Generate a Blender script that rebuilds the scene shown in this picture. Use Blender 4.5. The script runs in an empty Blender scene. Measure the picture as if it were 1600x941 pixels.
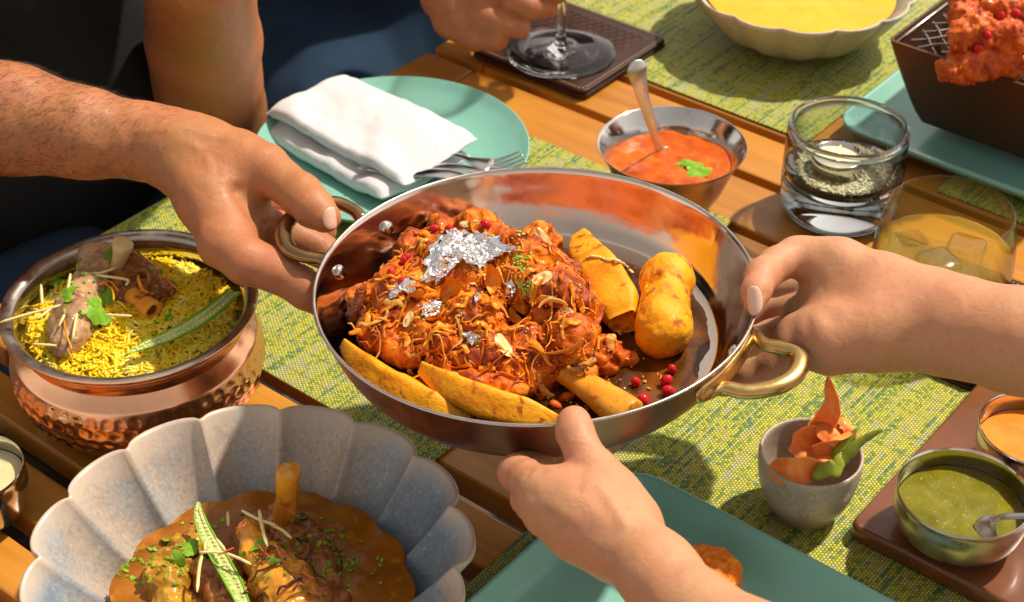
import bpy, bmesh, math, random
import numpy as np
from mathutils import Vector, Matrix
from mathutils.bvhtree import BVHTree
random.seed(7); rng = np.random.default_rng(7)
SC = bpy.context.scene
COL = SC.collection
# ---------------------------------------------------------------- camera
CAM_H = 0.75; FPX = 2600.0; PITCH = math.radians(37)
cam_d = bpy.data.cameras.new('camera'); cam = bpy.data.objects.new('camera', cam_d); COL.objects.link(cam)
cam.location = (0, 0, CAM_H); cam.rotation_euler = (math.radians(90) - PITCH, 0, 0)
cam_d.sensor_width = 36; cam_d.lens = 36 * FPX / 1600; cam_d.clip_start = 0.02; cam_d.clip_end = 200
cam_d.dof.use_dof = True; cam_d.dof.focus_distance = 1.0; cam_d.dof.aperture_fstop = 14
SC.camera = cam
# ---------------------------------------------------------------- world, sun, exposure
SUN_AZ = math.radians(33); SUN_EL = math.radians(56)      # azimuth from +X towards +Y
w = bpy.data.worlds.new('World'); SC.world = w; w.use_nodes = True
wn = w.node_tree.nodes; wl = w.node_tree.links
sky = wn.new('ShaderNodeTexSky'); sky.sky_type = 'NISHITA'; sky.sun_disc = False
sky.sun_elevation = SUN_EL; sky.sun_rotation = math.radians(90) - SUN_AZ
sky.air_density = 1.0; sky.dust_density = 0.7; sky.ozone_density = 1.0
bg = wn['Background']; bg.inputs['Strength'].default_value = 0.15
hs_ = wn.new('ShaderNodeHueSaturation'); hs_.inputs['Saturation'].default_value = 0.18   # hazy, whitish sky, warm white balance
wb = wn.new('ShaderNodeMix'); wb.data_type = 'RGBA'; wb.blend_type = 'MULTIPLY'; wb.inputs[0].default_value = 1; wb.inputs[7].default_value = (1.0, .90, .78, 1)
wl.new(sky.outputs['Color'], hs_.inputs['Color']); wl.new(hs_.outputs['Color'], wb.inputs[6]); wl.new(wb.outputs[2], bg.inputs['Color'])
sd = bpy.data.lights.new('sun', 'SUN'); sd.energy = 4.3; sd.angle = math.radians(2.0); sd.color = (1.0, 0.88, 0.72)
so = bpy.data.objects.new('sun', sd); COL.objects.link(so)
sdir = Vector((math.cos(SUN_EL)*math.cos(SUN_AZ), math.cos(SUN_EL)*math.sin(SUN_AZ), math.sin(SUN_EL)))
so.rotation_euler = sdir.to_track_quat('Z', 'Y').to_euler(); so.location = sdir * 5
SC.view_settings.view_transform = 'Standard'; SC.view_settings.look = 'None'
SC.view_settings.exposure = 0.32; SC.view_settings.gamma = 1.0
SC.render.engine = 'CYCLES'
cy = SC.cycles; cy.use_denoising = True; cy.max_bounces = 10; cy.diffuse_bounces = 3; cy.glossy_bounces = 5
cy.transmission_bounces = 8; cy.transparent_max_bounces = 12; cy.sample_clamp_indirect = 4.0; cy.caustics_reflective = False; cy.caustics_refractive = False
# ---------------------------------------------------------------- placing helpers
FW = np.array([0, math.cos(PITCH), -math.sin(PITCH)]); UP = np.array([0, math.sin(PITCH), math.cos(PITCH)]); XX = np.array([1., 0, 0])
CP = np.array([0, 0, CAM_H])
E1 = np.array([-math.sin(math.radians(51)), math.cos(math.radians(51)), 0])   # along the table planks
E2 = np.array([math.cos(math.radians(51)), math.sin(math.radians(51)), 0])    # across them
EZ = np.array([0, 0, 1.])
def ray(x, y): return XX*(x-800)/FPX - UP*(y-470.5)/FPX + FW
def P(x, y, z=0.0):
    d = ray(x, y); return CP + d*((z-CAM_H)/d[2])
def ST(s, t, z=0.0): return E1*s + E2*t + EZ*z
def mpp(p): return float((np.asarray(p)-CP) @ FW)/FPX         # metres per photo pixel at a point
# ---------------------------------------------------------------- numpy noise
def _h(i, j, k, s):
    n = (i*374761393 + j*668265263 + k*2147483647 + s*974634777) & 0xFFFFFFFF
    n = ((n ^ (n >> 13))*1274126177) & 0xFFFFFFFF
    return ((n ^ (n >> 16)) & 0xFFFF).astype(np.float32)/65535.0
def vnoise(p, s=0):
    p = np.asarray(p, dtype=np.float64); f = np.floor(p).astype(np.int64); u = p-f; u = u*u*(3-2*u)
    i, j, k = f[:, 0], f[:, 1], f[:, 2]; r = 0
    for a in (0, 1):
        for b in (0, 1):
            for c in (0, 1):
                wgt = (u[:, 0] if a else 1-u[:, 0])*(u[:, 1] if b else 1-u[:, 1])*(u[:, 2] if c else 1-u[:, 2])
                r = r + wgt*_h(i+a, j+b, k+c, s)
    return r*2-1
def fbm(p, o=3, s=0):
    r = 0; a = 1.0; p = np.asarray(p, dtype=np.float64)
    for q in range(o): r = r + a*vnoise(p*(2.03**q), s+q*17); a *= .5
    return r
def nrmz(v): v = np.asarray(v, float); return v/(np.linalg.norm(v)+1e-12)
# ---------------------------------------------------------------- object helpers
def tag(o, label=None, cat=None, group=None, kind=None):
    if label: o['label'] = label
    if cat: o['category'] = cat
    if group: o['group'] = group
    if kind: o['kind'] = kind
    return o
def thing(name, label, cat, loc=(0, 0, 0), group=None):
    o = bpy.data.objects.new(name, None); COL.objects.link(o); o.location = tuple(loc); o.empty_display_size = .02
    return tag(o, label, cat, group)
def mk(name, vf, m, parent=None, smooth=True, org=None, label=None, cat=None, group=None, kind=None):
    """verts in world space; the object's origin goes to its parent's place, to org, or to the middle of its base"""
    v, f = vf; v = np.asarray(v, dtype=np.float64)
    if parent is not None:
        loc = np.array(parent.matrix_basis.translation)
        q = parent.parent
        while q is not None: loc = loc + np.array(q.matrix_basis.translation); q = q.parent
        off = loc
    elif org is not None: off = np.asarray(org, float)
    else: off = np.array([v[:, 0].mean(), v[:, 1].mean(), v[:, 2].min()])
    me = bpy.data.meshes.new(name)
    if isinstance(f, np.ndarray) and f.ndim == 2:
        nf, k = f.shape
        me.vertices.add(len(v)); me.vertices.foreach_set('co', (v-off).astype(np.float32).ravel())
        me.loops.add(nf*k); me.loops.foreach_set('vertex_index', f.astype(np.int32).ravel())
        me.polygons.add(nf); me.polygons.foreach_set('loop_start', np.arange(0, nf*k, k, dtype=np.int32))
        me.update(calc_edges=True); me.validate()
    else:
        me.from_pydata((v-off).tolist(), [], [tuple(int(i) for i in q) for q in f]); me.update()
    if smooth: me.polygons.foreach_set('use_smooth', [True]*len(me.polygons))
    o = bpy.data.objects.new(name, me); COL.objects.link(o)
    me.materials.append(m)
    if parent is not None: o.parent = parent
    else: o.location = tuple(off)
    return tag(o, label, cat, group, kind)
def join(L):
    V = []; Fs = []; n = 0
    for v, f in L:
        V.append(np.asarray(v, float)); Fs += [tuple(int(i)+n for i in q) for q in f]; n += len(v)
    return np.concatenate(V), Fs
def xf(vf, M3, t):                       # rows of M3 = local axes in world
    v, f = vf; return np.asarray(v) @ np.asarray(M3) + np.asarray(t), f
def grid_faces(nu, nv, cu=False, cv=False):
    f = []
    for i in range(nu if cu else nu-1):
        for j in range(nv if cv else nv-1):
            a = i*nv+j; b = ((i+1) % nu)*nv+j; c = ((i+1) % nu)*nv+(j+1) % nv; d = i*nv+(j+1) % nv
            f.append((a, b, c, d))
    return f
def lathe(prof, n=96, c=(0, 0, 0), rf=None, zf=None, frame=None):
    """prof: [(r,z)] from inside to outside; first / last may have r=0"""
    th = np.linspace(0, 2*np.pi, n, endpoint=False); m = len(prof)
    r = np.array([p[0] for p in prof]); z = np.array([p[1] for p in prof])
    R = np.tile(r, (n, 1)); Z = np.tile(z, (n, 1)); T = np.tile(th[:, None], (1, m))
    if rf is not None: R = rf(R, Z, T)
    if zf is not None: Z = zf(R, Z, T)
    v = np.stack([R*np.cos(T), R*np.sin(T), Z], -1).reshape(-1, 3)
    f = np.array(grid_faces(n, m, cu=True))[:, ::-1]
    if frame is not None: v = v @ frame
    return v+np.asarray(c), f
def smoothprof(pts, k=6):
    """Catmull-Rom through profile points"""
    p = np.array(pts, float); q = np.vstack([2*p[0]-p[1], p, 2*p[-1]-p[-2]]); out = []
    for i in range(1, len(q)-2):
        for j in range(k):
            t = j/k
            out.append(.5*((2*q[i])+(-q[i-1]+q[i+1])*t+(2*q[i-1]-5*q[i]+4*q[i+1]-q[i+2])*t*t+(-q[i-1]+3*q[i]-3*q[i+1]+q[i+2])*t**3))
    out.append(p[-1]); return np.array(out)
def frames(pts, up=None):
    pts = np.asarray(pts, float); n = len(pts); T = np.gradient(pts, axis=0); T /= np.linalg.norm(T, axis=1)[:, None]+1e-12
    u = np.array([0, 0, 1.]) if up is None else np.asarray(up, float); A = []; B = []
    if abs(T[0] @ u) > .97: u = np.array([0, 1., 0])
    a = nrmz(u - T[0]*(T[0] @ u))
    for i in range(n):
        ref = a if up is None else np.asarray(up, float)
        a = nrmz(ref - T[i]*(T[i] @ ref)); A.append(a); B.append(np.cross(T[i], a))
    return T, np.array(A), np.array(B)
def tube(pts, rad, n=10, flat=1.0, up=None, cap=True, jit=0):
    """flat: thickness along 'up' relative to the width"""
    pts = np.asarray(pts, float); m = len(pts); rad = np.broadcast_to(np.asarray(rad, float), (m,)); flat = np.broadcast_to(np.asarray(flat, float), (m,))
    T, A, B = frames(pts, up); th = np.linspace(0, 2*np.pi, n, endpoint=False)
    v = pts[:, None] + rad[:, None, None]*(np.cos(th)[None, :, None]*B[:, None]+np.sin(th)[None, :, None]*A[:, None]*flat[:, None, None])
    v = v.reshape(-1, 3); f = grid_faces(m, n, cv=True)
    if cap:
        v = np.vstack([v, pts[0]-T[0]*rad[0]*.35, pts[-1]+T[-1]*rad[-1]*.35]); a = m*n; b = a+1
        for i in range(n): f.append((a, i, (i+1) % n)); f.append((b, (m-1)*n+(i+1) % n, (m-1)*n+i))
    return v, f
def loft(pts, sec, up, sx, sy):
    """sec: (k,2) closed section, scaled by sx, sy along the path; ends closed with a fan"""
    pts = np.asarray(pts, float); m = len(pts); T, A, B = frames(pts, up); k = len(sec); sec = np.asarray(sec, float)
    sx = np.broadcast_to(sx, (m,)); sy = np.broadcast_to(sy, (m,))
    v = pts[:, None]+B[:, None]*(sec[None, :, 0]*sx[:, None])[..., None]+A[:, None]*(sec[None, :, 1]*sy[:, None])[..., None]
    v = v.reshape(-1, 3); f = grid_faces(m, k, cv=True); v = np.vstack([v, v[:k].mean(0), v[-k:].mean(0)]); a = m*k
    for i in range(k): f.append((a, (i+1) % k, i)); f.append((a+1, (m-1)*k+i, (m-1)*k+(i+1) % k))
    return v, f
def ell(c, r, n=10, m=7, M3=None):
    th = np.linspace(0, 2*np.pi, n, endpoint=False); ph = np.linspace(0, np.pi, m)
    v = [[0, 0, r[2]]]
    for p in ph[1:-1]:
        for t in th: v.append([r[0]*math.sin(p)*math.cos(t), r[1]*math.sin(p)*math.sin(t), r[2]*math.cos(p)])
    v.append([0, 0, -r[2]]); v = np.array(v); f = []
    for i in range(n): f.append((0, 1+i, 1+(i+1) % n))
    for j in range(m-3):
        for i in range(n): f.append((1+j*n+i, 1+(j+1)*n+i, 1+(j+1)*n+(i+1) % n, 1+j*n+(i+1) % n))
    L = len(v)-1
    for i in range(n): f.append((L, 1+(m-3)*n+(i+1) % n, 1+(m-3)*n+i))
    if M3 is not None: v = v @ np.asarray(M3)
    return v+np.asarray(c), f
def basis(nz, spin=0.0):
    nz = nrmz(nz); a = np.cross([0, 1., .01], nz); a = nrmz(a); b = np.cross(nz, a); c, s = math.cos(spin), math.sin(spin)
    return np.array([a*c+b*s, -a*s+b*c, nz])
def rrect(hx, hy, r, n=8):
    r = max(r, 1e-4); out = []
    for q, (sx, sy) in enumerate(((1, 1), (-1, 1), (-1, -1), (1, -1))):
        for i in range(n+1):
            a = math.pi/2*(q+i/n); out.append((sx*(hx-r)+r*math.cos(a), sy*(hy-r)+r*math.sin(a)))
    return np.array(out)
def rings(L, closed0=True, closed1=True, c=(0, 0, 0), M3=None):
    """L: list of (outline (k,2), z)"""
    k = len(L[0][0]); v = np.concatenate([np.column_stack([o, np.full(k, z)]) for o, z in L]); f = [q[::-1] for q in grid_faces(len(L), k, cv=True)]
    if closed0: v = np.vstack([v, v[:k].mean(0)]); a = len(v)-1; f += [(a, (i+1) % k, i) for i in range(k)]
    if closed1: v = np.vstack([v, v[(len(L)-1)*k:len(L)*k].mean(0)]); a = len(v)-1; o = (len(L)-1)*k; f += [(a, o+i, o+(i+1) % k) for i in range(k)]
    if M3 is not None: v = v @ M3
    return v+np.asarray(c), f
def slab(hx, hy, z0, z1, r, bev, c, ang, nb=3):
    L = [(rrect(hx-bev, hy-bev, max(r-bev, .0005)), z0)]
    for i in range(nb+1):
        a = math.pi/2*i/nb; d = bev*(1-math.sin(a)); L.append((rrect(hx-d, hy-d, max(r-d, .0005)), z0+bev*(1-math.cos(a))))
    for i in range(nb+1):
        a = math.pi/2*i/nb; d = bev*(1-math.cos(a)); L.append((rrect(hx-d, hy-d, max(r-d, .0005)), z1-bev+bev*math.sin(a)))
    M3 = np.array([[math.cos(ang), math.sin(ang), 0], [-math.sin(ang), math.cos(ang), 0], [0, 0, 1]])
    return rings(L, c=c, M3=M3)
# ---------------------------------------------------------------- implicit surfaces
def surf(fn, lo, hi, h, blk=12, margin=0.0):
    lo = np.asarray(lo, float); hi = np.asarray(hi, float); n = (np.ceil((hi-lo)/h/blk).astype(int))*blk; nb = n//blk
    bc = np.stack(np.meshgrid(*[np.arange(q) for q in nb], indexing='ij'), -1).reshape(-1, 3)
    cen = lo+(bc*blk+blk/2)*h; d = fn(cen); act = np.abs(d) < blk*h*.90+margin
    vals = np.empty(n, np.float32); V = vals.reshape(nb[0], blk, nb[1], blk, nb[2], blk)
    V[:] = d.reshape(nb[0], 1, nb[1], 1, nb[2], 1)
    loc = np.stack(np.meshgrid(*[np.arange(blk)]*3, indexing='ij'), -1).reshape(-1, 3)
    ab = bc[act]; CH = 160
    for s in range(0, len(ab), CH):
        b = ab[s:s+CH]; pts = (lo+((b[:, None]*blk+loc[None])*h)).reshape(-1, 3); r = fn(pts).reshape(len(b), blk, blk, blk)
        for q, (i, j, k) in enumerate(b): V[i, :, j, :, k, :] = r[q]
    ins = vals < 0
    c = ins[:-1, :-1, :-1].astype(np.int8)
    for a, b_, d_ in ((1, 0, 0), (0, 1, 0), (0, 0, 1), (1, 1, 0), (1, 0, 1), (0, 1, 1), (1, 1, 1)):
        c = c+ins[a:n[0]-1+a, b_:n[1]-1+b_, d_:n[2]-1+d_]
    am = (c > 0) & (c < 8); idx = np.argwhere(am); ids = np.full(am.shape, -1, np.int64); ids[am] = np.arange(len(idx))
    cor = [(0, 0, 0), (1, 0, 0), (0, 1, 0), (1, 1, 0), (0, 0, 1), (1, 0, 1), (0, 1, 1), (1, 1, 1)]
    cv = np.stack([vals[idx[:, 0]+a, idx[:, 1]+b_, idx[:, 2]+d_] for a, b_, d_ in cor], -1).astype(float)
    acc = np.zeros((len(idx), 3)); cnt = np.zeros(len(idx)); C8 = np.array(cor, float)
    for a in range(8):
        for b_ in range(a+1, 8):
            if np.abs(C8[a]-C8[b_]).sum() != 1: continue
            va, vb = cv[:, a], cv[:, b_]; m = (va < 0) != (vb < 0); t = va/(va-vb+1e-20)
            acc += np.where(m[:, None], C8[a]+(C8[b_]-C8[a])*np.clip(t, 0, 1)[:, None], 0); cnt += m
    verts = lo+(idx+acc/np.maximum(cnt, 1)[:, None])*h
    F = []
    for ax in range(3):
        sl0 = [slice(None)]*3; sl1 = [slice(None)]*3; sl0[ax] = slice(0, -1); sl1[ax] = slice(1, None)
        A = ins[tuple(sl0)]; B = ins[tuple(sl1)]; e = np.argwhere(A != B); o1, o2 = [(1, 2), (2, 0), (0, 1)][ax]
        ok = (e[:, o1] > 0) & (e[:, o2] > 0) & (e[:, o1] < n[o1]-1) & (e[:, o2] < n[o2]-1); e = e[ok]
        def cell(d1, d2):
            q = e.copy(); q[:, o1] -= d1; q[:, o2] -= d2; return ids[q[:, 0], q[:, 1], q[:, 2]]
        q = np.stack([cell(1, 1), cell(0, 1), cell(0, 0), cell(1, 0)], -1); inn = A[e[:, 0], e[:, 1], e[:, 2]]
        q[~inn] = q[~inn][:, ::-1]; F.append(q)
    F = np.concatenate(F); F = F[(F >= 0).all(1)]
    return verts, F
def cap(p, a, b, ra, rb):
    ab = b-a; L = ab @ ab+1e-12; t = np.clip(((p-a) @ ab)/L, 0, 1)
    return np.linalg.norm(p-a-t[:, None]*ab, axis=1)-(ra+(rb-ra)*t)
def smin(a, b, k):
    h = np.clip(k-np.abs(a-b), 0, None)/k; return np.minimum(a, b)-h*h*k*.25
def vnormals(v, F):
    n = np.zeros_like(v); fn = np.cross(v[F[:, 2]]-v[F[:, 0]], v[F[:, 3]]-v[F[:, 1]])
    for i in range(4): np.add.at(n, F[:, i], fn)
    return n/(np.linalg.norm(n, axis=1)[:, None]+1e-12)
def relax(v, F, it=2, lam=.5):
    for _ in range(it):
        s = np.zeros_like(v); c = np.zeros(len(v))
        for i in range(4):
            j = F[:, (i+1) % 4]; np.add.at(s, F[:, i], v[j]); np.add.at(c, F[:, i], 1); np.add.at(s, j, v[F[:, i]]); np.add.at(c, j, 1)
        v = v+(s/np.maximum(c, 1)[:, None]-v)*lam
    return v
def bounds(J, pad):
    p = np.array([j[0] for j in J]); r = np.array([j[1] for j in J])[:, None]; return (p-r).min(0)-pad, (p+r).max(0)+pad
def bvh(vf):
    v, f = vf; return BVHTree.FromPolygons([tuple(q) for q in np.asarray(v).tolist()], [tuple(int(i) for i in q) for q in f])
def hitter(trees):
    def hit(x, y):
        d = nrmz(ray(x, y)); best = None
        for t in trees:
            r = t.ray_cast(Vector(CP), Vector(d))
            if r[0] is not None and (best is None or r[3] < best[2]): best = (np.array(r[0]), np.array(r[1]), r[3])
        if best is None: return None
        nn = best[1]; nn = nn if nn @ d < 0 else -nn
        return best[0], nn
    return hit
def dropper(trees):
    def drop(p, zt=.6):
        best = None
        for t in trees:
            r = t.ray_cast(Vector((p[0], p[1], zt)), Vector((0, 0, -1)))
            if r[0] is not None and (best is None or r[0].z > best[0][2]): best = (np.array(r[0]), np.array(r[1]))
        return best
    return drop
def lump(name, L, m, label, cat, k=.006, amp=.0018, f=110, h=.0011, group=None, am2=.0007):
    def fn(p):
        d = None
        for a, b, ra, rb in L: e = cap(p, a, b, ra, rb); d = e if d is None else smin(d, e, k)
        return d-amp*fbm(p*f, 3, 150)-am2*fbm(p*f*3.2, 2, 151)
    pts = np.array([q for l in L for q in l[:2]]); rr = max(max(l[2:]) for l in L); vf = surf(fn, pts.min(0)-rr-.005, pts.max(0)+rr+.005, h, margin=amp+am2)
    return mk(name, vf, m, label=label, cat=cat, group=group), vf
# ---------------------------------------------------------------- materials
class Mat:
    def __init__(s, name):
        s.m = bpy.data.materials.new(name); s.m.use_nodes = True; s.nt = s.m.node_tree; s.N = s.nt.nodes; s.L = s.nt.links
        s.b = s.N['Principled BSDF']; s.tc = s.N.new('ShaderNodeTexCoord'); s.co = s.tc.outputs['Object']
    def set(s, **k):
        for a, v in k.items():
            i = s.b.inputs[{'col': 'Base Color', 'rough': 'Roughness', 'metal': 'Metallic', 'coat': 'Coat Weight', 'coatr': 'Coat Roughness', 'sss': 'Subsurface Weight',
                            'sssr': 'Subsurface Radius', 'ssss': 'Subsurface Scale', 'ior': 'IOR', 'trans': 'Transmission Weight', 'spec': 'Specular IOR Level', 'sheen': 'Sheen Weight',
                            'em': 'Emission Color', 'ems': 'Emission Strength', 'alpha': 'Alpha'}[a]]
            if hasattr(v, 'is_output') or isinstance(v, bpy.types.NodeSocket): s.L.new(v, i)
            elif isinstance(v, (tuple, list)) and len(v) == 3 and a != 'sssr': i.default_value = (*v, 1)
            else: i.default_value = v
        return s
    def node(s, t, **k):
        n = s.N.new('ShaderNode'+t)
        for a, v in k.items():
            if a.startswith('i_'):
                i = n.inputs[a[2:].replace('_', ' ')] if not a[2:].isdigit() else n.inputs[int(a[2:])]
                if isinstance(v, bpy.types.NodeSocket): s.L.new(v, i)
                elif isinstance(v, (tuple, list)) and len(v) == 3 and i.type == 'RGBA': i.default_value = (*v, 1)
                else: i.default_value = v
            else: setattr(n, a, v)
        return n
    def math(s, op, a, b=None, c=None):
        n = s.node('Math', operation=op)
        for q, x in enumerate((a, b, c)):
            if x is None: continue
            if isinstance(x, bpy.types.NodeSocket): s.L.new(x, n.inputs[q])
            else: n.inputs[q].default_value = x
        return n.outputs[0]
    def mapped(s, scale=(1, 1, 1), rot=(0, 0, 0), src=None):
        n = s.node('Mapping'); n.inputs['Scale'].default_value = scale; n.inputs['Rotation'].default_value = rot
        s.L.new(src or s.co, n.inputs['Vector']); return n.outputs[0]
    def noise(s, scale, detail=4, rough=.55, dist=0, co=None):
        n = s.node('TexNoise'); n.inputs['Scale'].default_value = scale; n.inputs['Detail'].default_value = detail
        n.inputs['Roughness'].default_value = rough; n.inputs['Distortion'].default_value = dist
        s.L.new(co or s.co, n.inputs['Vector']); return n.outputs['Fac']
    def voro(s, scale, feat='F1', co=None, out='Distance', rnd=1.0):
        n = s.node('TexVoronoi'); n.feature = feat; n.inputs['Scale'].default_value = scale; n.inputs['Randomness'].default_value = rnd
        s.L.new(co or s.co, n.inputs['Vector']); return n.outputs[out]
    def ramp(s, fac, st, interp='LINEAR'):
        n = s.node('ValToRGB'); e = n.color_ramp.elements; n.color_ramp.interpolation = interp
        while len(e) < len(st): e.new(.5)
        for q, (p, c) in enumerate(st): e[q].position = p; e[q].color = (*c, 1) if len(c) == 3 else c
        s.L.new(fac, n.inputs[0]); return n.outputs[0]
    def g(s, fac, a, b, x0=0., x1=1.):
        n = s.node('MapRange'); n.inputs[1].default_value = x0; n.inputs[2].default_value = x1; n.inputs[3].default_value = a; n.inputs[4].default_value = b
        s.L.new(fac, n.inputs[0]); return n.outputs[0]
    def mix(s, fac, a, b, mode='MIX'):
        n = s.node('Mix', data_type='RGBA', blend_type=mode)
        for i, v in ((0, fac), (6, a), (7, b)):
            if isinstance(v, bpy.types.NodeSocket): s.L.new(v, n.inputs[i])
            elif isinstance(v, (tuple, list)): n.inputs[i].default_value = (*v, 1)
            else: n.inputs[i].default_value = v
        return n.outputs[2]
    def bump(s, h, strength=.3, dist=.001, prev=None):
        n = s.node('Bump'); n.inputs['Strength'].default_value = strength; n.inputs['Distance'].default_value = dist
        s.L.new(h, n.inputs['Height'])
        if prev: s.L.new(prev, n.inputs['Normal'])
        s.L.new(n.outputs[0], s.b.inputs['Normal']); return n.outputs[0]
def simple(name, col, rough=.5, metal=0., nscale=0, namp=.15, bscale=0, bstr=.2, bdist=.0005, **k):
    m = Mat(name); m.set(col=col, rough=rough, metal=metal, **k)
    if nscale:
        n = m.noise(nscale, 5); c1 = tuple(x*(1-namp) for x in col); c2 = tuple(min(1, x*(1+namp)) for x in col)
        m.set(col=m.ramp(n, [(.3, c1), (.7, c2)])); m.set(rough=m.g(n, rough*.85, min(1, rough*1.15), .3, .7))
    if bscale: m.bump(m.noise(bscale, 4), bstr, bdist)
    return m.m
def food(name, stops, scale, rough=.35, coat=.15, spec=.22, detail=6, dist=.6, bscale=300, bstr=.4, bdist=.0008, sss=.12, spots=None):
    m = Mat(name); n = m.noise(scale, detail, .62, dist); c = m.ramp(n, stops)
    if spots:
        n2 = m.noise(spots[0], 3, .5); c = m.mix(m.g(n2, 0, 1, spots[1], spots[1]+.08), c, spots[2])
    m.set(col=c, rough=m.g(m.noise(scale*2.3, 3), rough*.6, rough*1.4, .3, .7), coat=coat*.35, coatr=.08, spec=spec, sss=sss, sssr=(.6, .25, .1), ssss=.004)
    h = m.noise(bscale, 5, .6); m.bump(h, bstr, bdist); return m.m
def wood_mat(name, tone=1.0):
    m = Mat(name); co = m.mapped((1, 9, 9)); inf = m.node('ObjectInfo')
    off = m.node('VectorMath', operation='ADD'); m.L.new(co, off.inputs[0]); cx = m.node('CombineXYZ'); m.L.new(m.math('MULTIPLY', inf.outputs['Random'], 37.0), cx.inputs[0]); m.L.new(m.math('MULTIPLY', inf.outputs['Random'], 11.0), cx.inputs[1]); m.L.new(cx.outputs[0], off.inputs[1])
    co = off.outputs[0]
    a = m.noise(3.4, 5, .6, .5, co); b = m.noise(60, 3, .6, 0, m.mapped((.12, 2.2, 2.2)))
    c = m.ramp(a, [(.25, (.30*tone, .10*tone, .010*tone)), (.5, (.50*tone, .20*tone, .018*tone)), (.75, (.64*tone, .29*tone, .032*tone))])
    c = m.mix(m.g(b, 0, .45, .48, .8), c, (.16*tone, .05*tone, .009*tone))
    sat = m.mix(m.g(inf.outputs['Random'], 0., .45), c, (.30*tone, .10*tone, .015*tone))
    m.set(col=sat, rough=m.g(b, .30, .48, .3, .7), coat=.12, coatr=.3); m.bump(b, .25, .0006); return m.m
def skin_mat(name, base, red, dark, scale=1.0):
    m = Mat(name); n = m.noise(22*scale, 4, .5); n2 = m.noise(260*scale, 4, .6); c = m.ramp(n, [(.35, base), (.65, red)]); c = m.mix(m.g(m.noise(70*scale, 3), 0, .30, .5, .7), c, tuple(q*f for q, f in zip(base, (1.02, .80, .72))))
    c = m.mix(m.g(n2, 0, .35, .5, .75), c, dark)
    at = m.node('Attribute', attribute_name='flush'); c = m.mix(at.outputs['Fac'], c, (red[0]*1.0, red[1]*.62, red[2]*.62))
    m.set(col=c, rough=m.g(n2, .36, .55, .3, .7), sss=.12, sssr=(1., .35, .2), ssss=.0035, spec=.4)
    v = m.voro(1400*scale, 'DISTANCE_TO_EDGE'); h = m.math('ADD', m.math('MULTIPLY', m.math('MINIMUM', v, .12), 3.0), m.math('MULTIPLY', m.noise(480*scale, 4), .8))
    w2 = m.noise(90*scale, 3, .6, .5); m.bump(w2, .55, .0014, m.bump(h, .40, .0004)); return m.m
def metal(name, col, rough=.15, nscale=60, bump=.0, aniso=None):
    m = Mat(name); n = m.noise(nscale, 4, .6); m.set(col=m.ramp(n, [(.3, tuple(c*.88 for c in col)), (.7, col)]), metal=1., rough=m.g(n, rough*.7, rough*1.5, .3, .7))
    if bump: m.bump(m.noise(nscale*2, 2), .3, bump)
    return m.m
def glass_mat(name, tint=(1, 1, 1), thin=False, ior=1.5, rough=0.0, edge=(.30, .33, .33)):
    m = bpy.data.materials.new(name); m.use_nodes = True; nt = m.node_tree; N = nt.nodes; L = nt.links; N.remove(N['Principled BSDF']); out = N['Material Output']
    if not thin:
        g = N.new('ShaderNodeBsdfGlass'); g.inputs['Color'].default_value = (*tint, 1); g.inputs['Roughness'].default_value = rough; g.inputs['IOR'].default_value = ior; L.new(g.outputs[0], out.inputs[0])
    else:
        t = N.new('ShaderNodeBsdfTransparent'); lw = N.new('ShaderNodeLayerWeight'); lw.inputs[0].default_value = .5; rp_ = N.new('ShaderNodeValToRGB'); rp_.color_ramp.elements[0].position = .38; rp_.color_ramp.elements[0].color = (*tint, 1); rp_.color_ramp.elements[1].position = .92; rp_.color_ramp.elements[1].color = (*edge, 1); L.new(lw.outputs['Facing'], rp_.inputs[0]); L.new(rp_.outputs[0], t.inputs[0]); g = N.new('ShaderNodeBsdfGlossy'); g.inputs['Roughness'].default_value = .02
        f = N.new('ShaderNodeFresnel'); ge = N.new('ShaderNodeNewGeometry'); mr = N.new('ShaderNodeMapRange'); mr.inputs[3].default_value = 1.45; mr.inputs[4].default_value = 1/1.45; L.new(ge.outputs['Backfacing'], mr.inputs[0]); L.new(mr.outputs[0], f.inputs[0]); mx = N.new('ShaderNodeMixShader'); L.new(f.outputs[0], mx.inputs[0]); L.new(t.outputs[0], mx.inputs[1]); L.new(g.outputs[0], mx.inputs[2]); L.new(mx.outputs[0], out.inputs[0])
    return m
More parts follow.
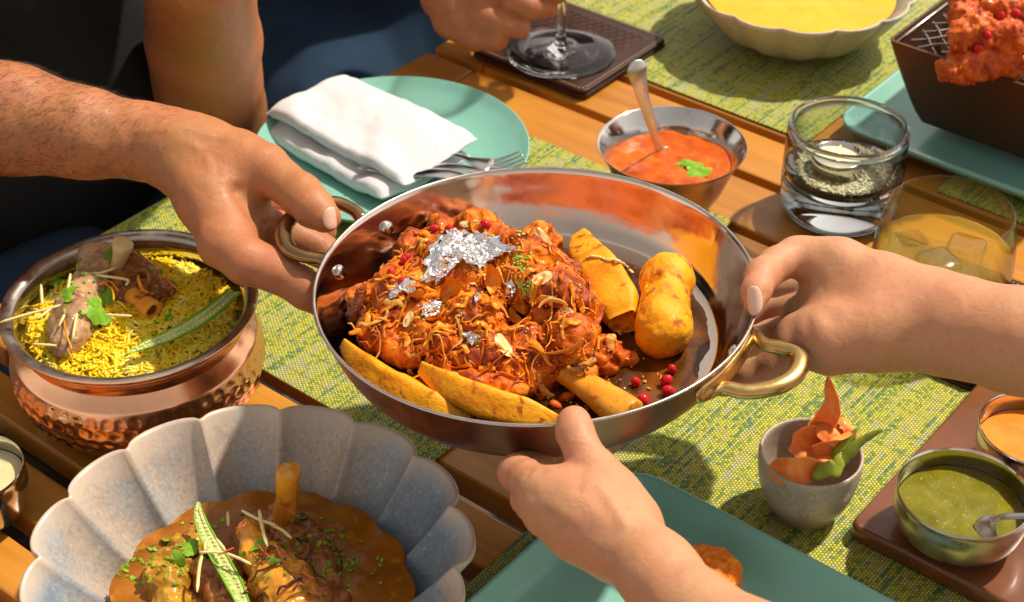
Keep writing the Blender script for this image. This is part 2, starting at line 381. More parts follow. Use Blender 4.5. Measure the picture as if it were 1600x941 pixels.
def mat_weave(name):
    m = Mat(name); sp = m.node('SeparateXYZ'); m.L.new(m.co, sp.inputs[0]); p1 = .0020; p2 = .0026
    a = m.math('DIVIDE', sp.outputs[0], p1); ai = m.math('FLOOR', a); af = m.math('FRACT', a)
    bb = m.math('ADD', m.math('DIVIDE', sp.outputs[1], p2), m.math('MULTIPLY', ai, .5)); bi = m.math('FLOOR', bb); bf = m.math('FRACT', bb)
    def wn(x, y, z=0.):
        c = m.node('CombineXYZ'); m.L.new(x, c.inputs[0]); m.L.new(y, c.inputs[1]) if isinstance(y, bpy.types.NodeSocket) else None; c.inputs[2].default_value = z; n = m.node('TexWhiteNoise', noise_dimensions='3D'); m.L.new(c.outputs[0], n.inputs[0]); return n.outputs[0]
    row = wn(ai, 0., 1.); cell = wn(ai, bi, 2.)
    c = m.node('CombineXYZ'); m.L.new(m.math('MULTIPLY', ai, .41), c.inputs[0]); m.L.new(m.math('MULTIPLY', bi, .07), c.inputs[1]); blk = m.noise(1.0, 2, .5, 0, c.outputs[0])
    c2 = m.node('CombineXYZ'); m.L.new(m.math('MULTIPLY', ai, .09), c2.inputs[0]); m.L.new(m.math('MULTIPLY', bi, .03), c2.inputs[1]); big = m.noise(1.0, 2, .5, 0, c2.outputs[0])
    f = m.math('ADD', m.math('ADD', m.math('MULTIPLY', m.g(blk, 0, 1, .2, .8), .36), m.math('MULTIPLY', row, .26)), m.math('ADD', m.math('MULTIPLY', cell, .28), m.math('MULTIPLY', m.g(big, 0, 1, .3, .7), .14)))
    col = m.ramp(f, [(.0, (.04, .12, .075)), (.27, (.10, .22, .12)), (.38, (.24, .32, .05)), (.48, (.50, .50, .05)), (.60, (.60, .56, .07)), (.68, (.42, .42, .26)), (.9, (.50, .48, .34))])
    s1 = m.math('SINE', m.math('MULTIPLY', af, math.pi)); s2 = m.math('SINE', m.math('MULTIPLY', bf, math.pi))
    h = m.math('MULTIPLY', m.math('POWER', s1, .5), m.math('POWER', s2, .55))
    # every so often a dark cross thread
    ln = m.math('FRACT', m.math('DIVIDE', sp.outputs[1], .0213)); lm = m.math('LESS_THAN', ln, .055)
    col = m.mix(m.g(h, .85, 0, .2, .6), col, (.05, .085, .025)); col = m.mix(m.math('MULTIPLY', lm, .45), col, (.07, .13, .07))
    m.set(col=col, rough=.55, spec=.35); m.bump(h, .8, .0009); return m.m

M = {}
M['wood'] = wood_mat('teak_wood')
M['wood_dark'] = simple('dark_frame_wood', (.035, .018, .01), .6, nscale=40)
M['weave'] = mat_weave('woven_vinyl')
M['floor'] = simple('terrace_floor', (.05, .035, .025), .7, nscale=3, namp=.3, bscale=20)
M['skin_m'] = skin_mat('tan_skin', (.43, .185, .075), (.46, .165, .072), (.27, .095, .04))
M['skin_f'] = skin_mat('light_skin', (.54, .275, .145), (.56, .25, .135), (.40, .17, .085))
M['nail'] = simple('nail', (.74, .44, .34), .28, coat=.3, sss=.2, ssss=.003)
M['nail2'] = simple('nail_long', (.70, .47, .37), .22, coat=.5, sss=.2, ssss=.003)
M['black'] = simple('black_cotton', (.014, .014, .015), .92, spec=.2, bscale=220, bstr=.5)
def denim(name, c):
    m = Mat(name); wv = m.node('TexWave', wave_type='BANDS', bands_direction='DIAGONAL'); wv.inputs['Scale'].default_value = 330; m.L.new(m.co, wv.inputs['Vector'])
    n = m.noise(18, 4); f = m.math('ADD', m.math('MULTIPLY', wv.outputs[0], .3), m.math('ADD', m.math('MULTIPLY', n, .4), m.math('MULTIPLY', m.noise(900, 2), .3)))
    m.set(col=m.ramp(f, [(.3, tuple(x*.6 for x in c)), (.75, tuple(x*1.7 for x in c))]), rough=.95, spec=.15); m.bump(m.noise(700, 2), .5, .0004); return m.m
M['denim'] = denim('dark_denim', (.020, .036, .064)); M['denim2'] = denim('blue_denim', (.016, .034, .066))
M['copper'] = metal('hammered_copper', (.90, .47, .27), .20, 40)
M['copper_pan'] = metal('pan_copper', (.46, .19, .10), .34, 30)
M['steel'] = metal('polished_steel', (.68, .66, .63), .13, 80)
M['steel_pan'] = metal('pan_lining_steel', (.72, .58, .48), .10, 25, .0006)
M['steel_rim'] = metal('brushed_steel', (.55, .50, .46), .28, 60)
M['brass'] = metal('antique_brass', (.62, .42, .16), .24, 70)
M['brass_shaded'] = metal('shaded_brass', (.34, .20, .09), .25, 70)  # left handle's brass, with its shade put into a darker colour
M['chrome'] = metal('chrome', (.62, .62, .62), .30, 30)
M['silverleaf'] = metal('silver_leaf', (.92, .92, .93), .16, 200)
M['teal'] = simple('teal_glaze', (.20, .46, .385), .33, coat=.35, nscale=14, namp=.05)
M['cloth'] = simple('white_linen', (.60, .61, .64), .85, bscale=900, bstr=.35, bdist=.0004, sheen=.2)
M['glass'] = glass_mat('clear_glass', (.97, .99, .99)); M['thin'] = glass_mat('thin_glass', (.84, .87, .885), True, edge=(.07, .08, .09)); M['thin2'] = glass_mat('tumbler_glass', (.985, .985, .98), True, edge=(.62, .60, .52))
M['water'] = glass_mat('yellow_drink', (.98, .90, .46), True, edge=(.88, .68, .18))
def cloudy(m, col, f):
    nt = m.node_tree; out = nt.nodes['Material Output']; src = out.inputs[0].links[0].from_socket; d = nt.nodes.new('ShaderNodeBsdfTranslucent'); d.inputs[0].default_value = (*col, 1); e = nt.nodes.new('ShaderNodeBsdfDiffuse'); e.inputs[0].default_value = (*col, 1)
    a = nt.nodes.new('ShaderNodeMixShader'); a.inputs[0].default_value = .5; nt.links.new(d.outputs[0], a.inputs[1]); nt.links.new(e.outputs[0], a.inputs[2]); x = nt.nodes.new('ShaderNodeMixShader'); x.inputs[0].default_value = f; nt.links.new(src, x.inputs[1]); nt.links.new(a.outputs[0], x.inputs[2]); nt.links.new(x.outputs[0], out.inputs[0])
cloudy(M['water'], (.92, .62, .07), .30)
M['ice'] = glass_mat('ice', (.97, .97, .95), True, edge=(.55, .53, .46))
def stoneware(name, st, sc=9, rimc=None, zr=(0, 1)):
    m = Mat(name); n = m.noise(sc, 5, .6, .4); c = m.ramp(n, st); sp = m.noise(380, 3, .7); c = m.mix(m.g(sp, 0, .35, .54, .64), c, (.17, .15, .14)); c = m.mix(m.g(sp, .25, 0, .36, .46), c, (.70, .62, .54))
    if rimc:
        sep = m.node('SeparateXYZ'); m.L.new(m.co, sep.inputs[0]); z = m.math('ADD', sep.outputs[2], m.math('MULTIPLY', m.math('SUBTRACT', m.noise(60, 3), .5), .012)); c = m.mix(m.g(z, 0, 1, *zr), c, rimc)
    m.set(col=c, rough=.42, coat=.1, coatr=.25); m.bump(m.noise(160, 4), .2, .0006); return m.m
M['stone'] = stoneware('speckled_stoneware', [(.36, (.16, .23, .31)), (.46, (.28, .31, .34)), (.53, (.42, .34, .28)), (.75, (.47, .37, .29))], 6, (.55, .44, .35), (.050, .066))
M['stone_cream'] = stoneware('cream_stoneware', [(.3, (.50, .44, .32)), (.7, (.60, .54, .42))])
M['stone_cup'] = stoneware('cup_stoneware', [(.3, (.34, .27, .21)), (.7, (.48, .40, .32))], 30)
M['leather'] = simple('brown_leather', (.040, .014, .008), .42, spec=.25, nscale=60, namp=.3, bscale=700, bstr=.5, bdist=.0005)
M['stitch_dark'] = simple('seam_thread', (.10, .065, .05), .8); M['stitch'] = simple('tan_thread', (.55, .36, .20), .8)
M['traywood'] = simple('varnished_tray', (.17, .055, .020), .25, nscale=20, namp=.25, coat=.3)
M['bronze'] = Mat('oiled_bronze').set(metal=.75, col=(.13, .058, .03), rough=.42).m
M['wire'] = metal('wire', (.55, .52, .48), .25)
M['potato'] = food('potato', [(.28, (.58, .16, .004)), (.42, (.80, .28, .006)), (.55, (.88, .37, .010)), (.75, (.90, .43, .02))], 42, .45, .1, bscale=380, bstr=.7, bdist=.001, sss=.06, spots=(95, .58, (.42, .11, .006)))
M['roast'] = food('roast_meat', [(.28, (.06, .010, .003)), (.38, (.22, .032, .005)), (.47, (.48, .085, .008)), (.57, (.74, .19, .010)), (.72, (.88, .37, .03))], 50, .30, .12, bscale=420, bstr=.8, bdist=.0012, sss=.03, spec=.15)
M['crust'] = food('spice_crust', [(.3, (.13, .02, .012)), (.5, (.36, .06, .02)), (.7, (.66, .19, .03))], 140, .38, .3, bscale=600, bstr=.8)
M['onion'] = food('fried_onion', [(.3, (.55, .11, .006)), (.5, (.85, .27, .010)), (.75, (.92, .46, .04))], 60, .3, .4, bscale=500, bstr=.3)
M['onion2'] = food('clear_onion', [(.3, (.60, .24, .04)), (.7, (.80, .44, .10))], 60, .22, .5, bscale=300, bstr=.3, sss=.4)
M['sauce_brown'] = food('pan_sauce', [(.3, (.03, .012, .003)), (.5, (.07, .022, .004)), (.75, (.26, .08, .008))], 22, .10, .6, bscale=120, bstr=.3, sss=.05)
M['almond'] = food('almond_slice', [(.3, (.80, .50, .18)), (.7, (.90, .68, .36))], 80, .35, .2, bscale=300, bstr=.15, sss=.3)
M['pom'] = food('pomegranate', [(.3, (.42, .005, .008)), (.7, (.70, .02, .025))], 90, .08, .8, bscale=60, bstr=.1, sss=.35)
M['herb'] = food('herb_green', [(.3, (.10, .24, .01)), (.6, (.22, .44, .025)), (.8, (.40, .56, .06))], 120, .5, .1, bscale=500, bstr=.3, sss=.1)
M['cress'] = food('pistachio_crumb', [(.3, (.24, .36, .03)), (.7, (.56, .62, .12))], 200, .5, .1)
M['bone'] = food('roasted_bone', [(.3, (.60, .20, .012)), (.7, (.84, .38, .035))], 60, .35, .3, spots=(130, .62, (.45, .10, .006)), bscale=200, bstr=.2, sss=.2)
M['bone_pale'] = food('pale_bone', [(.3, (.62, .42, .17)), (.7, (.78, .60, .32))], 40, .35, .25, bscale=200, bstr=.2)
M['marrow'] = simple('marrow', (.10, .03, .01), .4)
M['rice'] = food('saffron_rice', [(.3, (.78, .46, .008)), (.5, (.92, .62, .012)), (.62, (.94, .74, .10)), (.78, (.93, .86, .42))], 55, .40, .15, bscale=300, bstr=.15, sss=.3)
M['rice_bed'] = food('rice_bed', [(.3, (.50, .28, .008)), (.7, (.80, .54, .02))], 160, .5, .1, bscale=500, bstr=.8)
M['rice_w'] = food('white_rice', [(.3, (.80, .72, .44)), (.7, (.90, .86, .62))], 90, .4, .2, sss=.2)
M['lamb'] = food('braised_lamb', [(.30, (.16, .065, .03)), (.45, (.36, .20, .10)), (.56, (.52, .32, .17)), (.70, (.55, .25, .06))], 70, .3, .4, bscale=300, bstr=.8, bdist=.0012)
M['lamb_dark'] = food('dark_lamb', [(.3, (.12, .03, .008)), (.5, (.28, .09, .018)), (.7, (.46, .20, .05))], 60, .22, 1., bscale=260, bstr=.6)
M['lamb_org'] = food('glazed_lamb', [(.3, (.40, .13, .012)), (.55, (.72, .30, .025)), (.8, (.84, .45, .06))], 50, .14, 1.3, bscale=260, bstr=.4)
M['lamb_curry'] = food('curried_lamb', [(.3, (.26, .11, .010)), (.55, (.44, .22, .02)), (.8, (.55, .34, .05))], 60, .3, .3, bscale=260, bstr=.6)
M['ginger'] = food('ginger_stick', [(.3, (.66, .52, .20)), (.7, (.80, .68, .36))], 80, .45, .1, sss=.2)
M['chilli'] = food('green_chilli', [(.3, (.12, .34, .012)), (.7, (.22, .50, .03))], 30, .2, .5, bscale=60, bstr=.1, sss=.15)
M['chilli_in'] = food('chilli_flesh', [(.3, (.34, .48, .12)), (.7, (.58, .66, .28))], 90, .35, .3, bscale=300, bstr=.5)
M['saffron'] = simple('saffron_thread', (.50, .06, .01), .4)
M['curry'] = food('brown_curry', [(.3, (.18, .055, .004)), (.5, (.28, .092, .006)), (.72, (.42, .155, .010))], 34, .15, .8, bscale=130, bstr=.6, bdist=.001, sss=.03, spots=(110, .62, (.42, .16, .010)))
M['red_sauce'] = food('red_sauce', [(.3, (.42, .05, .002)), (.55, (.58, .11, .004)), (.8, (.70, .20, .01))], 55, .25, .2, bscale=260, bstr=.5)
M['green_sauce'] = food('green_chutney', [(.3, (.13, .125, .004)), (.7, (.22, .20, .007))], 60, .25, .2, bscale=420, bstr=.35, spots=(520, .66, (.50, .48, .12)))
M['orange_sauce'] = food('orange_dip', [(.3, (.85, .20, .02)), (.7, (.90, .30, .04))], 40, .15, .5)
M['yellow_soup'] = food('yellow_soup', [(.3, (.86, .36, .008)), (.7, (.92, .46, .015))], 18, .22, .4)
M['cream_dip'] = food('cream_dip', [(.3, (.62, .50, .25)), (.7, (.75, .64, .38))], 40, .3, .3)
M['papad'] = food('papad', [(.3, (.90, .20, .03)), (.55, (.95, .34, .09)), (.8, (.95, .52, .24))], 50, .4, .15, bscale=160, bstr=.5, sss=.35)
M['greenstrip'] = food('green_strip', [(.3, (.18, .24, .02)), (.7, (.36, .42, .05))], 50, .4, .2, bscale=160, bstr=.5)
M['patty'] = food('orange_patty', [(.3, (.75, .12, .005)), (.55, (.90, .26, .01)), (.8, (.92, .42, .04))], 130, .45, .2, bscale=330, bstr=.9, bdist=.0015)
M['tandoori'] = food('tandoori', [(.28, (.16, .02, .006)), (.45, (.50, .07, .01)), (.62, (.76, .17, .02)), (.8, (.82, .30, .05))], 60, .35, .4, bscale=380, bstr=.9, bdist=.0012)
M['wax'] = simple('candle_wax', (.80, .74, .55), .25, sss=.4, ssss=.01, coat=.4)
M['flame'] = Mat('flame').set(col=(1, .5, .1), em=(1., .42, .08), ems=6.0).m
M['wick'] = simple('wick', (.02, .015, .01), .9)
M['hair'] = simple('dark_hair', (.05, .022, .010), .5)
M['wine'] = glass_mat('wine_glass', (1, .99, .99), False)
# ================================================================ THE SETTING
RZ = math.atan2(E1[1], E1[0])
def mkr(name, vf, m, s, t, z, parent=None, smooth=False, **k):
    o = mk(name, vf, m, None, smooth, org=(0, 0, 0), **k); p = ST(s, t, z)
    if parent is not None: p = p-np.array(parent.location); o.parent = parent
    o.location = tuple(p); o.rotation_euler = (0, 0, RZ); return o
def bev_box(hx, hy, hz, b=.002): return slab(hx, hy, -hz, hz, b*1.05, b, (0, 0, 0), 0, 2)
fl = mk('terrace_floor', (np.array([[-30, -30, -.74], [30, -30, -.74], [30, 60, -.74], [-30, 60, -.74]], float), [(0, 1, 2, 3)]), M['floor'], smooth=False, org=(0, 0, -.74), kind='structure')
tbl = thing('slatted_table', 'orange brown slatted wooden table that carries all the dishes', 'table', ST(.43, .8, -.02))
gaps = [.03, .10, .17, .235, .29, .343, .392, .443, .491, .541, .598, .675, .752, .824, .893, .9625, 1.032, 1.10, 1.17, 1.24, 1.31, 1.38, 1.45, 1.52]
S0, SJ, S9 = -.09, .8755, .934
for a, b in zip(gaps[:-1], gaps[1:]):
    g0 = .0048 if a > .8 else .0085; g1 = .0048 if b > .8 else .0085
    hw = (b-g1-a-g0)/2; tc_ = (a+g0+b-g1)/2; dz = random.uniform(-.0006, .0006)
    mkr('plank', bev_box((SJ-.0009-S0)/2, hw, .0105), M['wood'], (S0+SJ-.0009)/2, tc_, -.0115+dz, tbl)
    mkr('end_board', bev_box((S9-SJ-.0009)/2, hw, .0105, .003), M['wood'], (S9+SJ+.0009)/2, tc_, -.0115+dz*.5, tbl)
for s in (.05, .40, .80): mkr('cross_rail', bev_box(.03, .74, .02), M['wood_dark'], s, .78, -.0435, tbl)
for s in (.03, .85):
    for t in (.1, 1.45): mkr('leg', bev_box(.03, .03, .33), M['wood_dark'], s, t, -.405, tbl)
def placemat(s0, s1, t0, t1, label):
    return mkr('placemat', slab((s1-s0)/2, (t1-t0)/2, -.0005, .0012, .004, .0006, (0, 0, 0), 0, 2), M['weave'], (s0+s1)/2, (t0+t1)/2, .0006, label=label, cat='placemat', group='woven placemats')
placemat(.555, .9325, .598, .966, 'green and yellow woven placemat under the napkin plate and the copper rice pot')
placemat(.085, .466, .47, .925, 'green and yellow woven placemat under the small ceramic cup and the sauce tray')
placemat(.571, .93, 1.108, 1.48, 'green woven placemat under the scalloped cream bowl of yellow soup')
placemat(.06, .450, 1.108, 1.48, 'green woven placemat at the right edge behind the yellow drink')
# ================================================================ COPPER PAN
PZ = .16
pn = nrmz([-.021, .021, 1.]); pa = nrmz(np.cross([0, 1, 0], pn)); pb = np.cross(pn, pa); PF = np.array([pa, pb, pn])
PC = P(836, 441, PZ) ; PR = .1331
def PL(x, y, z): return PC+pa*x+pb*y+pn*z           # pan local -> world; z=0 is the rim
DEP = .041
def pan_px(x, y, h):                                 # photo pixel at height h above the pan's inner bottom
    d = ray(x, y); o = PC+pn*(-DEP+.002+h); return CP+d*(((o-CP) @ pn)/(d @ pn))
pan = thing('copper_pan', 'wide round copper serving pan with brass handles held up by three hands', 'pan', PL(0, 0, -DEP))
inn = smoothprof([(0, -DEP+.002), (.06, -DEP+.002), (.104, -DEP+.0024), (.1135, -DEP+.006), (.1205, -.025), (.1265, -.012), (.1305, -.0012)], 6)
out = smoothprof([(.1331, -.0008), (.1290, -.0112), (.1235, -.025), (.1165, -DEP+.005), (.1055, -DEP), (.05, -DEP), (0, -DEP)], 6)
rim = [(.1312, .0000), (.1320, .0005), (.1328, .0003)]
mk('lining', lathe(list(map(tuple, inn))+[(.1309, -.0006)], 160, PC, frame=PF), M['steel_pan'], pan)
mk('shell', lathe(list(map(tuple, out)), 160, PC, frame=PF), M['copper_pan'], pan)
mk('rim', lathe([(.1309, -.0006)]+rim+[(.1331, -.0008)], 160, PC, frame=PF), M['steel_rim'], pan)
def handle(pts, mat, label, rad, rivets, rim_dir):
    """pts: list of world points of the loop, both ends at the pan wall"""
    p = smoothprof(pts, 6); r = np.interp(np.linspace(0, 1, len(p)), np.linspace(0, 1, len(rad)), rad)
    h = mk('handle', tube(p, r, 14, .82, pn), mat, pan, label=label)
    # mounting strap that follows the wall
    a0, a1 = rim_dir; th = np.linspace(a0, a1, 13)
    st = np.array([PL(.1322*math.cos(t), .1322*math.sin(t), -.0110) for t in th])
    mk('mounting_strap', tube(st, [.004]+[.0055]*11+[.004], 12, .30, nrmz(-(st[6]-PL(0, 0, -.04)))), mat, h)
    for t in rivets:
        d = pa*math.cos(t)+pb*math.sin(t); n = nrmz(-d*.93+pn*.36); c = PC+d*.1255+pn*(-.0135)
        q = basis(n); mk('rivet', lathe([(0, .0028), (.0025, .0027), (.0042, .0019), (.0048, .0005), (.0046, -.002)], 20, c, frame=q), M['steel'], h)
def ang(x, y, z=-.01):
    o = pan_px(x, y, DEP-.002+z); v = o-PC; return math.atan2(v @ pb, v @ pa)
a0, a1 = ang(1184, 522), ang(1090, 620)
handle([P(1176, 520, .150), P(1194, 538, .150), P(1218, 543, .151), P(1243, 551, .152), P(1250, 566, .152), P(1240, 588, .151), P(1210, 605, .150), P(1165, 612, .149), P(1128, 606, .149), P(1097, 618, .148)],
       M['brass'], 'bright brass loop handle beside the right hand', [.0045, .0045, .0048, .0052, .0056, .0058, .0056, .0052, .0046, .0045], [a0+(a1-a0)*.25, a0+(a1-a0)*.75], (min(a0, a1), max(a0, a1)))
b0, b1 = ang(548, 330), ang(497, 415)
handle([P(566, 343, .152), P(552, 328, .153), P(520, 316, .155), P(480, 325, .155), P(450, 346, .154), P(443, 368, .153), P(452, 390, .152), P(475, 400, .151), P(500, 404, .150), P(512, 410, .149)],
       M['brass_shaded'], 'shade-toned brass loop handle between the thumb and fingers of the left hand', [.0045, .0045, .0048, .0052, .0054, .0056, .0054, .0050, .0046, .0045], [ang(601, 352, -.012), ang(521, 421, -.012)], (min(b0, b1), max(b0, b1)))
# ================================================================ THE DISH IN THE PAN
GD = 'food piled in the copper pan'
blobs = [(640, 478, .020, .026), (700, 440, .026, .030), (770, 415, .026, .026), (820, 440, .025, .028), (872, 480, .021, .022), (905, 500, .018, .014), (888, 545, .016, .021), (740, 520, .019, .025), (640, 520, .017, .023), (590, 490, .013, .018),
         (700, 580, .011, .017), (770, 590, .011, .017), (820, 560, .015, .020), (660, 400, .018, .018), (570, 470, .010, .012), (840, 385, .016, .015), (745, 370, .016, .018), (700, 370, .016, .014)]
BL = [(pan_px(x, y, h), r) for x, y, h, r in blobs]
def roast(p):
    q = p+.0035*np.stack([fbm(p*60, 2, 3), fbm(p*60, 2, 5), fbm(p*60, 2, 9)], -1); d = None
    for c, r in BL:
        e = np.linalg.norm(q-c, axis=1)-r; d = e if d is None else smin(d, e, .007)
    return d-.0030*fbm(q*50, 2, 11)-.0030*(1-np.abs(fbm(q*np.array([170, 80, 130]), 2, 21)))+.002-.0008*fbm(q*380, 2, 31)
lo, hi = bounds(BL, .008); lo[2] = PL(0, 0, -DEP)[2]-.001
rv = surf(roast, lo, hi, .00115, margin=.006)
rst = mk('roast_meat', rv, M['roast'], label='large glossy red orange roast of shredded meat heaped in the copper pan', cat='meat', group=None)
# brown sauce under it
th = np.linspace(0, 2*np.pi, 90, endpoint=False); pc = pan_px(800, 500, 0); ring = []
for rr in np.linspace(.0, 1, 12): ring.append([(rr*(.097-.004+.004*math.sin(5*t)), t) for t in th])
v = []
for i, rg in enumerate(ring):
    for r, t in rg:
        x = r*math.cos(t); y = r*math.sin(t)-.003; zz = -DEP+.0032+(.0012 if i < 11 else 0)
        v.append(PL(x, y, zz+.0008*math.sin(x*190+1)*math.cos(y*230)))
v = np.array(v); k = 90; v[k*11:, :] -= pn*.0016
# keep the far right of the pan bare: pull those points in
loc = (v-PC) @ PF.T; far = np.clip((loc[:, 0]*.2+loc[:, 1]*.98-.060)/.04, 0, 1); cx = loc[:, :2]*(1.185-.16*far[:, None]); rq = np.linalg.norm(cx, axis=1); cx = cx*np.minimum(1, .1086/(rq+1e-9))[:, None]; v = PC+cx[:, :1]*pa+cx[:, 1:]*pb+loc[:, 2:]*pn
mk('brown_sauce', (v, grid_faces(12, 90, cv=True)), M['sauce_brown'], label='thin dark brown sauce spread over the floor of the copper pan', cat='sauce', kind='stuff')
sauce_vf = (v, grid_faces(12, 90, cv=True))
# bone
def bone(name, p0, p1, r0, r1, mat, label, cat='bone', group=None, hollow=True, bend=.0, upv=(0, 0, 1)):
    p0 = np.asarray(p0); p1 = np.asarray(p1); t = np.linspace(0, 1, 14); pts = p0+(p1-p0)*t[:, None]+np.asarray(upv)*(bend*np.sin(t*np.pi))[:, None]
    r = r0+(r1-r0)*t**1.5+.0005*np.sin(t*9)+.0006*vnoise(np.stack([t*6+p0[0]*90, t*0, t*0], -1), 5)
    T, A, B = frames(pts); n = 22; th = np.linspace(0, 2*np.pi, n, endpoint=False); V = []
    for i in range(len(t)):
        for a in th: V.append(pts[i]+r[i]*(1+.06*math.sin(2*a+i*.2)+.04*math.sin(3*a+1))*(math.cos(a)*B[i]+math.sin(a)*A[i]))
    for q, (f, dz) in enumerate(((.93, .0008), (.72, .0008), (.60, -.0002), (.5, -.004)) if hollow else ((.95, .0006), (.75, .0013), (.4, .0017), (.02, .0019))):
        for a in th: V.append(p1+T[-1]*dz+r[-1]*f*(1+.06*math.sin(2*a+2.6)+.04*math.sin(3*a+1))*(math.cos(a)*B[-1]+math.sin(a)*A[-1]))
    V = np.array(V); f = grid_faces(18, n, cv=True); o = mk(name, (V, f), mat, label=label, cat=cat, group=group)
    e = basis(T[-1])
    if hollow: mk('marrow', ell(p1-T[-1]*.003, (r[-1]*.60, r[-1]*.60, .0022), 14, 7, e), M['marrow'], o)
    return o
bone('bone', pan_px(855, 560, .012), pan_px(984, 652, .0105), .0078, .0105, M['bone'], 'smooth yellow orange bone sticking out of the roast to the near rim of the pan', hollow=False)
# potatoes
sec_w = np.array([(math.cos(a)*1.0, -.55+(.55 if abs(math.sin(a)) < 1e-9 else 0)) for a in [0]])
def wedge_sec(k=22, ridge=.12):
    out = []
    for i in range(k):
        a = 2*np.pi*i/k; x, y = math.cos(a), math.sin(a)
        if y >= 0: r = 1/(abs(x)+abs(y)*.95+.0001); r = r*(1-ridge*.5)+ridge*.5*.9; out.append((x*r, y*r))
        else: out.append((x, y*.75))
    return np.array(out)
POT = []
def potato(pts, w, h, label, ridge=.3, up=None, name='potato_wedge', seed=0):
    p = smoothprof(pts, 5); n = len(p); t = np.linspace(0, 1, n); sx = np.interp(t, np.linspace(0, 1, len(w)), w); sy = np.interp(t, np.linspace(0, 1, len(h)), h)
    vf = loft(p, wedge_sec(30, ridge), up if up is not None else pn, sx, sy); v = vf[0]; c = v.mean(0)
    v = v+nrm_rows(v-c)*(.0013*fbm(v*75+seed, 3, 40+seed)+.0003*fbm(v*420, 2, 41))[:, None]
    POT.append(bvh((v, vf[1]))); return mk(name, (v, vf[1]), M['potato'], label=label, cat='potato', group='golden potato pieces in the copper pan')
def nrm_rows(a): return a/(np.linalg.norm(a, axis=1)[:, None]+1e-9)
potato([pan_px(540, 540, .024), pan_px(568, 571, .022), pan_px(620, 606, .019), pan_px(680, 634, .016), pan_px(735, 652, .012)], [.0035, .0095, .012, .011, .0035], [.005, .010, .0115, .010, .004], 'longest curved golden potato wedge along the near left rim of the pan', .3, seed=1)
potato([pan_px(660, 577, .026), pan_px(700, 603, .024), pan_px(760, 628, .021), pan_px(820, 644, .018), pan_px(872, 657, .015)], [.0035, .0095, .012, .0105, .0035], [.006, .011, .012, .0105, .004], 'golden potato wedge at the front of the pan, its tip touching the thumb', .2, seed=2)
potato([pan_px(905, 372, .016), pan_px(918, 400, .017), pan_px(945, 440, .016), pan_px(968, 480, .013), pan_px(975, 505, .011)], [.006, .013, .0165, .017, .010], [.008, .014, .018, .018, .012], 'thick golden potato wedge with a white cream drizzle behind the roast', .25, up=nrmz([.45, .25, 1]), seed=3)
potato([pan_px(655, 560, .012), pan_px(700, 585, .012), pan_px(760, 605, .010), pan_px(800, 618, .010)], [.004, .009, .010, .004], [.004, .007, .008, .004], 'short potato piece half hidden between the roast and the front wedge', .4, seed=4)
WP = [(pan_px(1040, 446, .018), .0140), (pan_px(1039, 475, .018), .0152), (pan_px(1036, 505, .017), .0158), (pan_px(1036, 520, .016), .0150), (pan_px(1036, 430, .020), .0115), (pan_px(1050, 434, .018), .0105)]
def wp(p):
    d = None
    for c, r in WP: e = np.linalg.norm(p-c, axis=1)-r; d = e if d is None else smin(d, e, .016)
    return d+.0012-.0012*fbm(p*60, 3, 71)-.00035*fbm(p*400, 2, 72)+.002*np.clip(vnoise(p*70, 77)-.5, 0, 1)*3
lo, hi = bounds(WP, .004); mk('whole_potato', surf(wp, lo, hi, .0011, margin=.003), M['potato'], label='whole golden roasted potato standing right of the cream topped wedge', cat='potato', group='golden potato pieces in the copper pan')
# ---- separate torn pieces of meat lying in and on the roast
CHK = []
GM = 'torn chunks of meat on the roast'
for px, r, m, lb in (([(832, 448, .046), (868, 456, .044), (905, 470, .036)], (.0075, .0095, .008), 'crust', 'dark crusted meat slab at the right shoulder of the roast'),
                     ([(715, 560, .026), (755, 556, .026), (800, 560, .022)], (.008, .012, .009), 'crust', 'dark crusted meat chunk under the largest almond slice'),
                     ([(575, 480, .022), (590, 520, .022), (640, 552, .020)], (.006, .011, .009), 'roast', 'torn meat sheet at the left foot of the roast'),
                     ([(855, 500, .030), (895, 535, .026), (915, 580, .016)], (.009, .014, .008), 'roast', 'pinkish orange meat slab facing right above the bone'),
                     ([(680, 590, .018), (740, 600, .018), (815, 610, .014)], (.006, .009, .006), 'roast', 'long flat meat strip between the front wedge and the roast'),
                     ([(655, 520, .030), (690, 535, .030), (720, 520, .030)], (.007, .009, .007), 'roast', 'folded meat piece in the lower middle of the roast'),
                     ([(930, 540, .008), (950, 555, .007), (985, 560, .004)], (.007, .008, .004), 'roast', 'small meat piece in the sauce below the cream topped wedge'),
                     ([(830, 385, .030), (860, 405, .030), (890, 425, .024)], (.006, .008, .006), 'crust', 'red crusted meat ridge at the upper right of the roast')):
    P3 = [pan_px(*q) for q in px]; mk_, vf = lump('meat_chunk', [(P3[0], P3[1], r[0], r[1]), (P3[1], P3[2], r[1], r[2])], M[m], lb, 'meat', amp=.0024, f=95, h=.00115, group=GM, am2=.0011)
    CHK.append(bvh(vf))
_t = [bvh(rv), bvh(sauce_vf)]+CHK; hitd = hitter(_t); dropd = dropper(_t)
def on(x, y, lift=0.0, h=hitd):
    r = h(x, y)
    if r is None: r = (pan_px(x, y, .002), pn)
    return r[0]+r[1]*lift, r[1]
